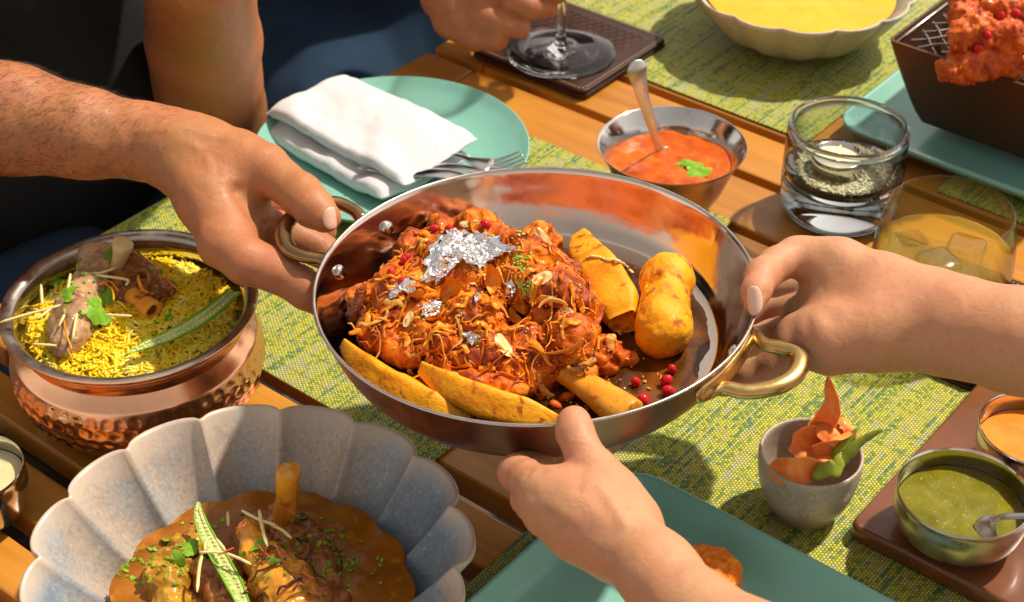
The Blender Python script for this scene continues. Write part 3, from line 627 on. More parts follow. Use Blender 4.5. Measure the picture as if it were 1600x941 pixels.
# cream drizzle on the wedge
hp = hitter(POT+[bvh(sauce_vf)])
cd = smoothprof([on(x, y, .0008, hp)[0] for x, y in ((917, 404), (928, 402), (940, 404), (950, 409), (958, 408), (968, 411), (978, 418), (988, 428))], 4)
mk('cream_drizzle', tube(cd+rng.normal(0, .0002, cd.shape), rng.uniform(.0007, .0014, len(cd)), 7), M['ginger'], label='thin white cream drizzle across the thick potato wedge', cat='cream')
def strip(name, x, y, L, wd, mat, label, cat, group, curl=1.0, th=.22, lift=.0015, ang0=None, h=hitd, drop=None, rise=.004, seg=9, parent=None):
    p, n = on(x, y, lift, h); a = random.uniform(0, 6.28) if ang0 is None else ang0
    t1 = nrmz(np.cross(n, [math.cos(a), math.sin(a), .2])); b = np.cross(n, t1); pts = []; k = random.uniform(-curl, curl)*3.0; ph = random.uniform(0, 6); dr = dropd if drop is None else drop
    pos = p-t1*L/2; hd = 0
    for i in range(seg):
        q = pos.copy(); g = dr(q) if dr else None
        if g is not None: q[2] = max(q[2]-.004, g[0][2]+lift+rise*max(0, math.sin(ph+i*.8))*curl)
        pts.append(q); hd += k/seg+random.uniform(-.25, .25)*curl; pos = pos+(t1*math.cos(hd)+b*math.sin(hd))*L/seg
    pts = smoothprof(pts, 3); m = len(pts); w_ = wd*np.sin(np.linspace(.35, np.pi-.3, m))**.6
    tw = nrmz(n+rng.normal(0, .5*curl, 3)); vf = tube(pts, w_/2, 7, th*(2 if wd < .0025 else 1.0), tw)
    return mk(name, vf, mat, parent, label=label, cat=cat, group=group)
# fried onions and shreds over the roast
spots = []
random.seed(11)
while len(spots) < 200:
    x = random.uniform(560, 930); y = random.uniform(345, 600)
    if hitd(x, y) is None: continue
    if ((x-745)/195)**2+((y-470)/130)**2 < 1: spots.append((x, y))
for i, (x, y) in enumerate(spots):
    wd = random.choice([.0010, .0013, .0018, .0018, .0028, .0042]); m = M['onion'] if random.random() < .62 else (M['roast'] if random.random() < .7 else M['onion2'])
    strip('fried_onion', x, y, random.uniform(.010, .026), wd, m, 'thin crisp fried onion shred scattered over the roast', 'onion', 'fried onion shreds on the roast', .8, rise=.0014)
for x, y, a, L, wd, m in ((612, 440, 1.6, .030, .0022, 'onion'), (622, 470, 2.0, .032, .0022, 'onion'), (600, 405, 1.3, .022, .0018, 'onion'), (650, 490, 1.9, .030, .002, 'onion'), (598, 500, 1.5, .02, .002, 'onion'), (895, 560, 2.2, .042, .0048, 'onion2'), (925, 580, 2.6, .03, .004, 'onion2'),
                      (845, 600, 1.4, .024, .0042, 'onion2'), (945, 530, 1.9, .014, .006, 'onion2'), (960, 520, .6, .013, .006, 'onion2'), (905, 610, .4, .02, .003, 'sauce_brown'), (700, 590, 1.2, .016, .004, 'onion2')):
    strip('onion_slice', x, y, L, wd, M[m], 'curled soft onion slice on the roast', 'onion', 'soft onion slices in the pan', .7, ang0=a)
# orange petals
def flake(name, c, n, L, W, curl, mat, label, cat, group, spin=0, rag=.15, thick=.0006, seed=0, parent=None, nu=14, nv=9, pf=.7):
    B = basis(n, spin); u = np.linspace(-1, 1, nu); vv = np.linspace(-1, 1, nv); V = []
    for s in (1, -1):
        for a in u:
            wv = max(.05, (1-abs(a)**2.2))**pf*(1+rag*float(vnoise(np.array([[a*3+seed, seed*1.7, 0.]]), 3)[0]))
            for b in vv:
                z = curl*(a*a*L+b*b*W*.8)+.06*L*float(vnoise(np.array([[a*2.5+seed, b*2.5, seed*.7]]), 5)[0])
                V.append(c+B[0]*a*L/2+B[1]*b*W/2*wv+B[2]*(z+s*thick/2*(1 if max(abs(a), abs(b)) < .999 else .1)))
    V = np.array(V); k = nu*nv; f = [q for q in grid_faces(nu, nv)]+[tuple(i+k for i in q[::-1]) for q in grid_faces(nu, nv)]
    ed = [i*nv for i in range(nu)]+[(nu-1)*nv+j for j in range(1, nv)]+[i*nv+nv-1 for i in range(nu-2, -1, -1)]+[j for j in range(nv-2, 0, -1)]
    for i in range(len(ed)): a, b = ed[i], ed[(i+1) % len(ed)]; f.append((a, b, b+k, a+k))
    return mk(name, (V, f), mat, parent, label=label, cat=cat, group=group)
for i, (x, y, L, W, sp) in enumerate(((706, 452, .020, .011, .3), (775, 438, .018, .010, 1.2), (735, 360, .014, .009, .5), (650, 470, .016, .012, 2.), (800, 505, .014, .009, 2.6), (690, 500, .015, .008, 1.), (850, 415, .016, .009, .2), (825, 480, .014, .008, 1.9), (765, 480, .012, .008, .7))):
    c, n = on(x, y, .002); flake('crisp_petal', c, nrmz(n+rng.normal(0, .35, 3)), L, W, .28, M['onion'], 'curved bright orange crisp petal on top of the roast', 'crisp', 'orange crisp petals on the roast', sp, seed=i)
for x, y, L, W, sp, lb in ((783, 543, .0155, .0095, -.6, 'largest pale almond slice, on the front of the roast'), (850, 438, .013, .008, .2, 'pale almond slice on the top right of the roast'), (887, 491, .012, .008, -.4, 'pale almond slice at the right side of the roast'),
                           (848, 374, .017, .007, -.8, 'long almond slice leaning behind the roast'), (737, 352, .014, .005, -.3, 'narrow almond slice on the back of the roast'), (640, 500, .010, .005, 1., 'narrow almond slice on the left shoulder of the roast')):
    c, n = on(x, y, .0016); flake('almond_slice', c, nrmz(n*.6-ray(x, y)*.5), L, W, .05, M['almond'], lb, 'almond', 'almond slices on the roast', sp, rag=.03, thick=.0011, seed=x, pf=.5)
# silver leaf
def silver(pxs, label, amp, seed, n=26):
    cx = np.mean([q[0] for q in pxs]); cy_ = np.mean([q[1] for q in pxs]); k = len(pxs); V = []; nr = n; na = n*3
    for i in range(nr):
        for j in range(na):
            a = j/na*k; i0 = int(a) % k; f = a-int(a); ex = pxs[i0][0]*(1-f)+pxs[(i0+1) % k][0]*f; ey = pxs[i0][1]*(1-f)+pxs[(i0+1) % k][1]*f
            r = i/(nr-1); r2 = r*(1+.10*math.sin(j*1.9+seed)*(r > .8)); x = cx+(ex-cx)*r2; y = cy_+(ey-cy_)*r2; p, nn = on(x, y, .0); V.append(p)
    V = np.array(V); d0 = np.array([nrmz(ray(cx, cy_))]*1)[0]
    # soften the drape so that it bridges the hollows
    G = V.reshape(nr, na, 3)
    for _ in range(3): G[1:-1] = (G[:-2]+G[2:]+np.roll(G, 1, 1)[1:-1]+np.roll(G, -1, 1)[1:-1]+2*G[1:-1])/6
    V = G.reshape(-1, 3); V = V+(-d0*.5+EZ*.5)*(.0026+amp*1.2*np.abs(fbm(V*170+seed, 2, 80))+amp*.35*np.abs(vnoise(V*620+seed, 81)))[:, None]+amp*.4*np.stack([vnoise(V*600, 82), vnoise(V*600, 83), vnoise(V*600, 84)], -1)
    return mk('silver_leaf', (V, grid_faces(nr, na, cv=True)), M['silverleaf'], smooth=False, label=label, cat='silver leaf', group='silver leaf on the roast')
silver([(662, 440), (668, 402), (684, 372), (705, 361), (722, 366), (748, 366), (770, 372), (806, 396), (782, 402), (768, 410), (752, 424), (738, 418), (722, 408), (712, 412), (700, 430), (684, 446)], 'largest crumpled sheet of silver leaf crowning the roast', .0026, 1)
silver([(660, 478), (680, 472), (694, 478), (690, 494), (672, 500), (658, 494)], 'small crumpled silver leaf piece below the large sheet', .0018, 2, 12)
silver([(788, 446), (800, 440), (806, 450), (802, 466), (790, 468)], 'small silver leaf flake beside the green crumbs', .0018, 3, 12)
silver([(612, 452), (634, 436), (652, 446), (648, 462), (630, 458), (606, 474)], 'thin silver leaf piece among the orange shreds left of the large sheet', .0016, 4, 14)
silver([(722, 524), (742, 520), (748, 534), (736, 544)], 'small silver leaf flake on the front slope of the roast', .0014, 5, 10)
silver([(852, 464), (868, 468), (876, 476), (860, 476)], 'tiny silver leaf flake on the dark crust at the right of the roast', .001, 6, 8)
silver([(742, 458), (752, 452), (750, 470), (742, 478)], 'narrow silver leaf flake in the middle of the roast', .001, 7, 8)
# pomegranate seeds
def seed(x, y, r, label, group, h=hitd, base=None):
    if base is None: c, n = on(x, y, r*.7, h)
    else: c = base
    v, f = ell((0, 0, 0), (r, r*.82, r*.78), 12, 9, basis(rng.normal(0, 1, 3))); v = v+nrm_rows(v)*(r*.10*fbm(v*220+x, 2, 60))[:, None]
    return mk('pomegranate_seed', (v+c, f), M['pom'], label=label, cat='pomegranate seed', group=group)
for x, y, r in ((632, 411, .0036), (640, 405, .003), (613, 433, .0036), (627, 443, .0034), (700, 362, .003), (762, 355, .0038), (676, 360, .003)):
    seed(x, y, r, 'glossy red pomegranate seed on top of the roast', 'pomegranate seeds on the roast')
for x, y, r, lb in ((1006, 626, .0045, 'pomegranate seed nearest the rim at the front of the pan'), (993, 597, .0036, 'pomegranate seed left of the clustered ones in the pan sauce'), (1050, 577, .0036, 'uppermost seed of the pomegranate cluster in the pan sauce'), (1041, 595, .0044, 'middle seed of the pomegranate cluster in the pan sauce'), (1044, 611, .0040, 'lowest seed of the pomegranate cluster in the pan sauce')):
    seed(x, y, r, lb, 'pomegranate seeds in the pan sauce', base=pan_px(x, y, r*1.0+.0012))
# small loose stuff
def bits(name, pts, r, mats, label, cat, n=5, h=hitd, lift=.0005, fl=.5):
    L = []
    for x, y in pts:
        if h(x, y) is None: continue
        q = on(x, y, lift, h); v, f = ell((0, 0, 0), (r*random.uniform(.6, 1.5), r*random.uniform(.5, 1.), r*fl), 6, 4, basis(q[1]+rng.normal(0, .4, 3), random.uniform(0, 6))); L.append((v+q[0], f))
    return mk(name, join(L), mats, label=label, cat=cat, kind='stuff', smooth=False)
def cluster(spec):
    out = []
    for cx, cy_, sx, sy, n in spec:
        for _ in range(n): out.append((random.gauss(cx, sx), random.gauss(cy_, sy)))
    return out
bits('green_crumbs', cluster([(815, 402, 7, 6, 45), (812, 418, 4, 8, 25), (822, 450, 9, 7, 60), (738, 528, 8, 6, 25), (812, 365, 5, 2, 6), (890, 430, 30, 20, 14), (700, 520, 60, 40, 26), (760, 380, 40, 15, 14)]), .0011, M['cress'], 'pale green herb and pistachio crumbs on the roast', 'herbs')
bits('saffron_crumbs', cluster([(745, 470, 90, 55, 240), (880, 560, 40, 30, 50)]), .0010, M['onion'], 'orange crumbs of fried onion over the roast', 'crumbs')
bits('sauce_crumbs', cluster([(960, 600, 30, 18, 30), (1010, 600, 30, 14, 14), (930, 560, 24, 24, 40), (880, 620, 20, 8, 20)]), .0011, M['onion2'], 'small pale bits floating in the pan sauce', 'crumbs')
for x, y, wd in ((950, 575, .012), (930, 560, .012), (965, 560, .010), (905, 600, .010), (885, 622, .009), (930, 620, .008), (845, 620, .009), (868, 635, .007)):
    c, n = on(x, y, .001); v, f = ell((0, 0, 0), (wd*.6, wd*.38, wd*.3), 16, 11, basis(rng.normal(0, 1, 3))); v = v*(1+.25*fbm(v*260+x, 3, 90))[:, None]
    mk('meat_scrap', (v+c, f), M['roast'], label='small torn scrap of red meat in the pan sauce', cat='meat', group='torn meat scraps in the pan')
# ================================================================ TABLEWARE
def at0(x, y, z): p = P(x, y, z); return np.array([p[0], p[1], 0.])
# ---- left place setting
pc0 = at0(612, 231, .017)+EZ*.002
pl = mk('dinner_plate', lathe(smoothprof([(0, .003), (.06, .003), (.085, .005), (.103, .0115), (.1125, .0175), (.1142, .0186), (.1145, .0172), (.106, .0095), (.085, .0015), (.06, 0), (0, 0)], 5), 120, pc0), M['teal'],
        label='round turquoise dinner plate carrying a folded white napkin', cat='plate', org=pc0)
def cushion(name, cs, z0, z1, m, n=40, wr=.0016, e=.5, seed=0, **k):
    c = [P(x, y, z0) for x, y in cs]; u = np.linspace(-1, 1, n); V = []
    for s in (1, -1):
        for a in u:
            for b in u:
                # pull the rim in a little so that the corners stay round
                A, Bq = a*(1-.012*b*b), b*(1-.012*a*a); U, W = (A+1)/2, (Bq+1)/2
                p = c[0]*(1-U)*(1-W)+c[1]*U*(1-W)+c[2]*U*W+c[3]*(1-U)*W
                f = (max(0, 1-abs(a)**14)*max(0, 1-abs(b)**14))**e
                p = p+EZ*(s*(z1-z0)/2*f+(z1-z0)/2); V.append(p)
    V = np.array(V); d = wr*fbm(V*np.array([38, 22, 0])+seed, 3, 100+seed)+wr*.5*np.sin(V@E2*55+V@E1*16+seed)*.6; V[:, 2] += d
    K = n*n; f = [q[::-1] for q in grid_faces(n, n)]+[tuple(i+K for i in q) for q in grid_faces(n, n)]
    return mk(name, (V, f), m, **k)
nap = thing('napkin', 'folded white cloth napkin with cutlery tucked in, on the turquoise plate', 'napkin', P(570, 235, .006))
cushion('lower_fold', [(408, 217), (534, 150), (738, 256), (598, 328)], .007, .021, M['cloth'], wr=.0026, seed=2, parent=nap)
cushion('upper_fold', [(413, 184), (541, 128), (748, 229), (632, 300)], .021, .034, M['cloth'], wr=.0030, seed=9, parent=nap)
def cutlery(name, px, z, wpx, m, label, cat, flat=.18, nn=12):
    p = smoothprof([P(x, y, zz) for (x, y), zz in zip(px, z)], 5); wv = np.interp(np.linspace(0, 1, len(p)), np.linspace(0, 1, len(wpx)), wpx)*mpp(p[0])/2
    return mk(name, tube(p, wv, nn, flat, EZ), m, label=label, cat=cat)
cutlery('table_knife', [(560, 236), (660, 256), (715, 262), (800, 275)], [.026, .0265, .027, .024], [18, 20, 21, 16], M['steel'], 'table knife with a flat blade in the middle of the napkin cutlery', 'knife', .10)
cutlery('spoon', [(560, 262), (640, 272), (672, 270), (700, 272), (735, 278)], [.026, .027, .029, .028, .026], [10, 12, 24, 30, 12], M['steel'], 'spoon in the napkin, nearest to the hand on the pan', 'spoon', .16)
fk = thing('fork', 'fork with upturned tines tucked in the napkin beside the knife', 'fork', P(745, 250, .026))
pp = smoothprof([P(640, 222, .027), P(715, 243, .028), P(740, 252, .0275), P(765, 259, .026)], 5)
mk('neck', tube(pp, np.interp(np.linspace(0, 1, len(pp)), [0, .5, .8, 1], [.0035, .0035, .008, .0115]), 12, .14, EZ), M['steel'], fk)
for q in range(4):
    o = (q-1.5)*.0058; dx = np.array([.35, -.93, 0])*o; pt = smoothprof([P(762, 258, .026)+dx, P(780, 259, .0255)+dx, P(800, 253, .028)+dx, P(818, 245, .0335)+dx], 5)
    mk('tine', tube(pt, np.linspace(.0022, .0011, len(pt)), 8, .6, EZ), M['steel'], fk)
# ---- leather coasters
def coaster(s, t, h, label, rot=0):
    c = thing('leather_coaster', label, 'coaster', ST(s, t, 0), 'leather coasters')
    mk('base', slab(h, h, .0014, .0054, .008, .0015, ST(s, t, 0), RZ+rot), M['leather'], c)
    mk('top', slab(h-.0004, h-.0004, .0056, .0098, .008, .0016, ST(s, t, 0), RZ+rot), M['leather'], c)
    L = []; e = h-.0042; o = rrect(e, e, .006, 5); per = np.vstack([o, o[:1]]); seg = np.linalg.norm(np.diff(per, axis=0), axis=1); cum = np.r_[0, np.cumsum(seg)]
    ca, sa = math.cos(RZ+rot), math.sin(RZ+rot)
    for d in np.arange(0, cum[-1], .0036):
        i = min(np.searchsorted(cum, d, side='right')-1, len(seg)-1); f = (d-cum[i])/seg[i]; q = per[i]+(per[i+1]-per[i])*f; dr = (per[i+1]-per[i])/seg[i]
        d3 = np.array([dr[0]*ca-dr[1]*sa, dr[0]*sa+dr[1]*ca, 0]); L.append(ell(ST(s, t, .0100)+np.array([q[0]*ca-q[1]*sa, q[0]*sa+q[1]*ca, 0]), (.0014, .0006, .0006), 6, 4, np.array([d3, np.cross(EZ, d3), EZ])))
    mk('stitching', join(L), M['stitch'], c, kind='stuff')
    # embossed scale pattern: raised arcs
    L = []
    for i in range(-5, 6):
        for j in range(-6, 7):
            x, y = i*.0088+(.0044 if j % 2 else 0), j*.0074
            if abs(x) > h-.016 or abs(y) > h-.016: continue
            a = np.linspace(math.pi*1.05, math.pi*1.95, 7); pts = [ST(s, t, .0098)+np.array([(x+.0044*math.cos(b))*ca-(y+.0062*math.sin(b))*sa, (x+.0044*math.cos(b))*sa+(y+.0062*math.sin(b))*ca, 0]) for b in a]
            L.append(tube(pts, .00045, 4, 1, EZ))
    mk('embossing', join(L), M['leather'], c, kind='stuff'); return c
coaster(.828, 1.108, .066, 'square dark brown stitched leather coaster under the foot of the wine glass')
coaster(.374, .956, .066, 'square brown stitched leather coaster under the yellow drink, behind the right arm')
# ---- wine glass
wc = at0(876, 82, .0105); wc[2] = .0100
wg = smoothprof([(0, .0060), (.004, .0062), (.0052, .012), (.0045, .03), (.0043, .07), (.0055, .098), (.016, .108), (.034, .125), (.042, .150), (.040, .19), (.034, .215)], 6)
wo = [(.0346, .2155)]+list(map(tuple, smoothprof([(.0352, .215), (.0412, .19), (.0432, .150), (.035, .1235), (.0165, .1055), (.0068, .0955)], 5)))
wgl = thing('wine_glass', 'clear stemmed wine glass whose stem is held by fingers at the top', 'wine glass', wc)
footp = [(0, .0001), (.030, .0001), (.0496, .0002), (.0508, .0010), (.0500, .0018), (.035, .0026), (.018, .0042), (.009, .0072), (.0052, .0125), (.0043, .022), (.0040, .050), (.0042, .075), (.0062, .097), (0, .0985)]
mk('foot_and_stem', lathe(footp[::-1], 72, wc), M['wine'], wgl)
mk('bowl', lathe([(0, .0990), (.0060, .0992), (.016, .108), (.034, .125), (.042, .150), (.040, .19), (.0345, .215), (.0337, .215), (.0392, .19), (.0411, .150), (.0332, .126), (.0155, .1095), (0, .1000)], 72, wc), M['thin2'], wgl)
# ---- red sauce bowl
sc_ = at0(1050, 225, .056); bowlp = smoothprof([(0, .004), (.028, .004), (.040, .018), (.047, .036), (.051, .045), (.0585, .0560)], 6); bo = smoothprof([(.0592, .0556), (.0525, .0440), (.0485, .034), (.0415, .016), (.032, .0012), (.029, 0), (0, 0)], 6)
sb = thing('sauce_bowl', 'small steel bowl with copper outside, full of orange red sauce', 'bowl', sc_)
mk('lining', lathe(list(map(tuple, bowlp))+[(.0590, .0561)], 96, sc_), M['steel'], sb); mk('copper_shell', lathe([(.0590, .0561)]+list(map(tuple, bo)), 96, sc_), M['copper_pan'], sb)
def surface(name, c, r, z, m, amp, label, cat, n=64, rings_=26, seed=0, dish=.0, rf=None, **k):
    th = np.linspace(0, 2*np.pi, n, endpoint=False); V = []
    for i in range(rings_):
        q = i/(rings_-1)
        for t in th:
            rr = r*q*(rf(t) if rf else 1); V.append([c[0]+rr*math.cos(t), c[1]+rr*math.sin(t), z-dish*(1-q*q)])
    V = np.array(V); V[:, 2] += amp*fbm(V*np.array([70, 70, 0])+seed, 3, 120+seed)*1.0; return mk(name, (V, grid_faces(rings_, n, cv=True)), m, label=label, cat=cat, **k), (V, grid_faces(rings_, n, cv=True))
_, vs = surface('red_sauce', sc_, .0483, .0385, M['red_sauce'], .0012, 'smooth orange red sauce inside the small steel bowl', 'sauce', seed=1, n=96, rings_=40)
hs = hitter([bvh(vs)])
sp = smoothprof([P(994, 96, .150), P(998, 120, .137), P(1006, 155, .105), P(1018, 195, .072), P(1028, 228, .044), P(1036, 240, .034)], 6)
ws = np.interp(np.linspace(0, 1, len(sp)), [0, .05, .15, .4, .75, .9, 1], [.0045, .0072, .0080, .0052, .0030, .0036, .008])
mk('tea_spoon', tube(sp, ws, 16, .22, nrmz([.25, -.8, .35])), M['chrome'], label='small steel spoon standing upright in the red sauce', cat='spoon')
# cilantro leaf
def leafy(name, x, y, R, m, label, cat, group=None, h=None, spin=0., seed=0, lobes=5, tilt=.12, parent=None):
    q = h(x, y) if h else None; c = q[0]+q[1]*.0012 if q is not None else P(x, y, .05); nn = nrmz((q[1] if q is not None else EZ)*1.0+rng.normal(0, tilt, 3)); B = basis(nn, spin); nth = 72; V = []
    for s in (1, -1):
        V.append(c+B[2]*s*.00025)
        for j in range(1, 5):
            for i in range(nth):
                a = 2*np.pi*i/nth; d = (a+np.pi) % (2*np.pi)-np.pi; r = .78+.16*abs(math.cos(lobes*d/2))**.7+.08*abs(math.cos(lobes*3*d/2)); r *= (1 if abs(d) < 2.5 else .45)*(.95-.1*abs(d)/3.1)
                rr = R*r*j/4; zz = .05*rr*math.sin(lobes*d)+.25*R*(j/4)**2*float(vnoise(np.array([[math.cos(a)*1.3+seed, math.sin(a)*1.3, seed]]), 7)[0])
                V.append(c+B[0]*rr*math.cos(a)+B[1]*rr*math.sin(a)+B[2]*(zz+s*.00025*(j < 4)))
    V = np.array(V); K = 1+4*nth; f = []
    for s in (0, 1):
        o = s*K
        for i in range(nth):
            t = (o, o+1+i, o+1+(i+1) % nth); f.append(t if s == 0 else t[::-1])
            for j in range(3): q4 = (o+1+j*nth+i, o+1+(j+1)*nth+i, o+1+(j+1)*nth+(i+1) % nth, o+1+j*nth+(i+1) % nth); f.append(q4 if s == 0 else q4[::-1])
    return mk(name, (V, f), m, parent, label=label, cat=cat, group=group)
leafy('coriander_leaf', 1082, 262, .0185, M['herb'], 'bright green coriander leaf floating on the red sauce', 'leaf', h=hs, spin=.4, seed=3, tilt=.05)
# ---- candle glass
cg = at0(1327, 196, .080)
gp = [(0, .0252), (.015, .0256), (.028, .0300), (.0365, .0385), (.0405, .0500), (.0418, .062), (.0422, .0770)]
go = [(.0434, .0797), (.0452, .0800), (.0468, .0782), (.0474, .066), (.0478, .045), (.0478, .026), (.0470, .014), (.0440, .005), (.0380, .0012), (.030, .0002), (0, 0)]
gl = thing('candle_glass', 'thick clear glass tumbler with rice and a lit tea light inside', 'candle holder', cg)
mk('glass_base', lathe([(0, .0252), (.010, .0253), (.020, .0268), (.028, .0300), (.0345, .0350), (.0372, .0385), (.0476, .0388), (.0478, .034), (.0478, .026), (.0470, .014), (.0440, .005), (.0380, .0012), (.030, .0002), (0, 0)], 96, cg), M['glass'], gl)
mk('glass_wall', lathe([(.0374, .0389), (.0390, .0425), (.0405, .050), (.0418, .062), (.0421, .0740), (.0471, .0740), (.0474, .066), (.0478, .045), (.0477, .0390), (.0374, .0389)], 96, cg), M['thin'], gl)
mk('glass_lip', lathe([(.0421, .0740), (.0421, .0775), (.0429, .0795), (.0445, .0805), (.0461, .0799), (.0470, .0780), (.0472, .0740), (.0421, .0740)], 96, cg), M['glass'], gl)
tc0 = cg+np.array([-.005, .002, .0395])
tl = thing('tea_light', 'small lit tea light in a metal cup on the rice inside the glass', 'candle', tc0)
mk('cup', lathe([(0, .0006), (.0195, .0006), (.0198, .0125), (.0203, .0128), (.0206, .0124), (.0203, 0), (0, 0)], 64, tc0), M['steel'], tl)
mk('wax', lathe([(.0193, .0092), (.015, .0085), (0, .0083), ][::-1], 48, tc0), M['wax'], tl)
mk('wick', tube([tc0+EZ*.008, tc0+EZ*.011+XX*.0003, tc0+EZ*.0135+XX*.001], .0005, 6), M['wick'], tl)
mk('flame', lathe([(0, .0), (.0011, .0012), (.0015, .003), (.0010, .006), (.0, .009)], 16, tc0+EZ*.0125+XX*.001), M['flame'], tl)
def grains(n, posf, L, W, m, name, label, cat, kind='stuff', parent=None, tilt=.5, k=6):
    v0, f0 = ell((0, 0, 0), (.5, .5, .5), k, 5); v0 = v0[:, [2, 0, 1]]; nv = len(v0); V = []; 
    f0q = [q if len(q) == 4 else (q[0], q[1], q[2], q[2]) for q in f0]; F = []
    cnt = 0
    for i in range(n):
        p, nn = posf(i)
        if p is None: continue
        a = random.uniform(0, 2*np.pi); t = nrmz(np.cross(nn, [math.cos(a), math.sin(a), .1])+nn*random.gauss(0, tilt)); b = nrmz(np.cross(nn, t)); c = np.cross(t, b)
        l = L*random.uniform(.7, 1.15); w_ = W*random.uniform(.85, 1.15); bd = random.uniform(-.18, .18)
        q = v0.copy(); q = np.stack([q[:, 0]*l, q[:, 1]*w_+bd*l*(q[:, 0]**2*4-.5)*.5, q[:, 2]*w_], -1); V.append(q @ np.array([t, b, c])+p); F += [tuple(x+cnt*nv for x in ff) for ff in f0]; cnt += 1
    return mk(name, (np.concatenate(V), F), m, parent, label=label, cat=cat, kind=kind)
def gpos(i):
    a = random.uniform(0, 2*np.pi); r = .039*math.sqrt(random.random()); zz = .0335+ (r/.0395)**2*.006+random.uniform(0, .002); r = min(r, .0365 if zz < .0385 else .0385)*.97
    return cg+np.array([r*math.cos(a), r*math.sin(a), zz+.0008]), nrmz([math.cos(a)*-.3, math.sin(a)*-.3, 1])
rb = smoothprof([(0, .0330), (.012, .0332), (.024, .0345), (.034, .0388), (.0375, .0400)], 5); v_, f_ = lathe(list(map(tuple, rb)), 80, cg); v_[:, 2] += .0012*fbm(v_*np.array([160, 160, 0]), 3, 55)
mk('rice_mound', (v_, f_), M['rice_w'], label='cream coloured mound of raw rice under the tea light', cat='rice', kind='stuff')
grains(1100, gpos, .0068, .0017, M['rice_w'], 'white_rice', 'uncooked pale rice grains filling the bottom of the candle glass', 'rice')
# ---- tumbler with yellow drink
tg = at0(1487, 328, .098)+EZ*.0100
ti = smoothprof([(0, .0090), (.024, .0100), (.038, .020), (.0475, .038), (.0485, .050), (.0460, .072), (.0425, .0885)], 5); to = smoothprof([(.0438, .0885), (.0474, .072), (.0500, .050), (.0490, .036), (.0400, .014), (.030, .0015), (.026, 0), (0, 0)], 5)
tg_o = thing('tumbler', 'clear rounded tumbler behind the right arm holding a yellow iced drink', 'glass', tg)
mk('glass_body', lathe(list(map(tuple, ti))+[(.0431, .0892)]+list(map(tuple, to)), 96, tg), M['thin2'], tg_o)
mk('drink', lathe([(0, .0520), (.0470, .0520), (.0480, .0525), (.0482, .050), (.0470, .038), (.0375, .0205), (.0235, .0105), (0, .0094)], 72, tg), M['water'], label='pale yellow drink inside the rounded tumbler', cat='drink')
for i, (x, y, z, a) in enumerate(((-.006, -.012, .044, .4), (.018, .008, .042, 1.1), (-.020, .016, .040, .2))):
    mk('ice_cube', slab(.013, .013, -.011, .012, .005, .0035, tg+np.array([x, y, z]), a), M['ice'], label=['ice cube nearest the camera, floating in the yellow drink', 'right hand ice cube floating in the yellow drink', 'left rear ice cube floating in the yellow drink'][i], cat='ice', group='ice cubes in the yellow drink')
# ---- scalloped bowls
def scallop(c, R, H, rb, n=16, ph=0., A=.10, dep=.005, flare=1.0, per=22, wall=.0042):
    ip = smoothprof([(0, wall), (rb*.7, wall), (rb, wall+.002), (rb+(R-rb)*.35, wall+(H-wall)*.30), (rb+(R-rb)*.7, wall+(H-wall)*.66), (R*.975, H*.97)], 8)
    op = smoothprof([(R*1.0, H*.94), (rb+(R-rb)*.75, H*.60), (rb+(R-rb)*.42, H*.25), (rb*1.04, .0015), (rb*.98, 0), (0, 0)], 8)
    prof = list(map(tuple, ip))+[(R*.988, H), (R*.998, H*.99)]+list(map(tuple, op)); Rm = R
    def lobe(T): return np.sqrt(np.clip(1-(2*np.abs(((n*(T-ph)/(2*np.pi))+.5) % 1-.5))**2*.97, 0, 1))
    def rf(R_, Z, T): q = np.clip((R_-rb*.55)/(Rm-rb*.55), 0, 1); return R_*(1+A*(lobe(T)-.55)*q**1.3)
    def zf(R_, Z, T): q = np.clip(R_/Rm, 0, 1.05); b = np.clip((q-.45)/.5, 0, 1); return Z-dep*1.35*(lobe(T)**2.2-.25)*np.sin(b*np.pi*.93)*(Z > .002)
    return lathe(prof, n*per, c, rf, zf), (rf, zf)
bc1 = at0(391, 857, .064); bc1[2] = 0.
sv, _ = scallop(bc1, .1230, .066, .066, 15, math.radians(88+12), .115, .0115)
mk('scalloped_bowl', sv, M['stone'], label='large grey blue speckled scalloped stoneware bowl of brown curry, bottom left', cat='bowl', org=bc1)
_, cv_ = surface('brown_curry', bc1+np.array([.004, -.008, 0]), .0875, .0325, M['curry'], .0006, 'glossy brown curry gravy filling the scalloped bowl', 'curry', n=128, rings_=40, seed=4, rf=lambda t: 1+.05*(abs(math.cos(7.5*(t-math.radians(100))))-.5))
bc2 = at0(1253, -38, .062); bc2[2] = .0020
sv2, _ = scallop(bc2, .106, .058, .050, 14, .15, .06, .002, wall=.005)
mk('soup_bowl', sv2, M['stone_cream'], label='cream scalloped bowl filled with yellow soup at the top edge', cat='bowl', org=bc2)
surface('yellow_soup', bc2, .0885, .0445, M['yellow_soup'], .0006, 'bright yellow soup inside the cream scalloped bowl', 'soup', seed=6)
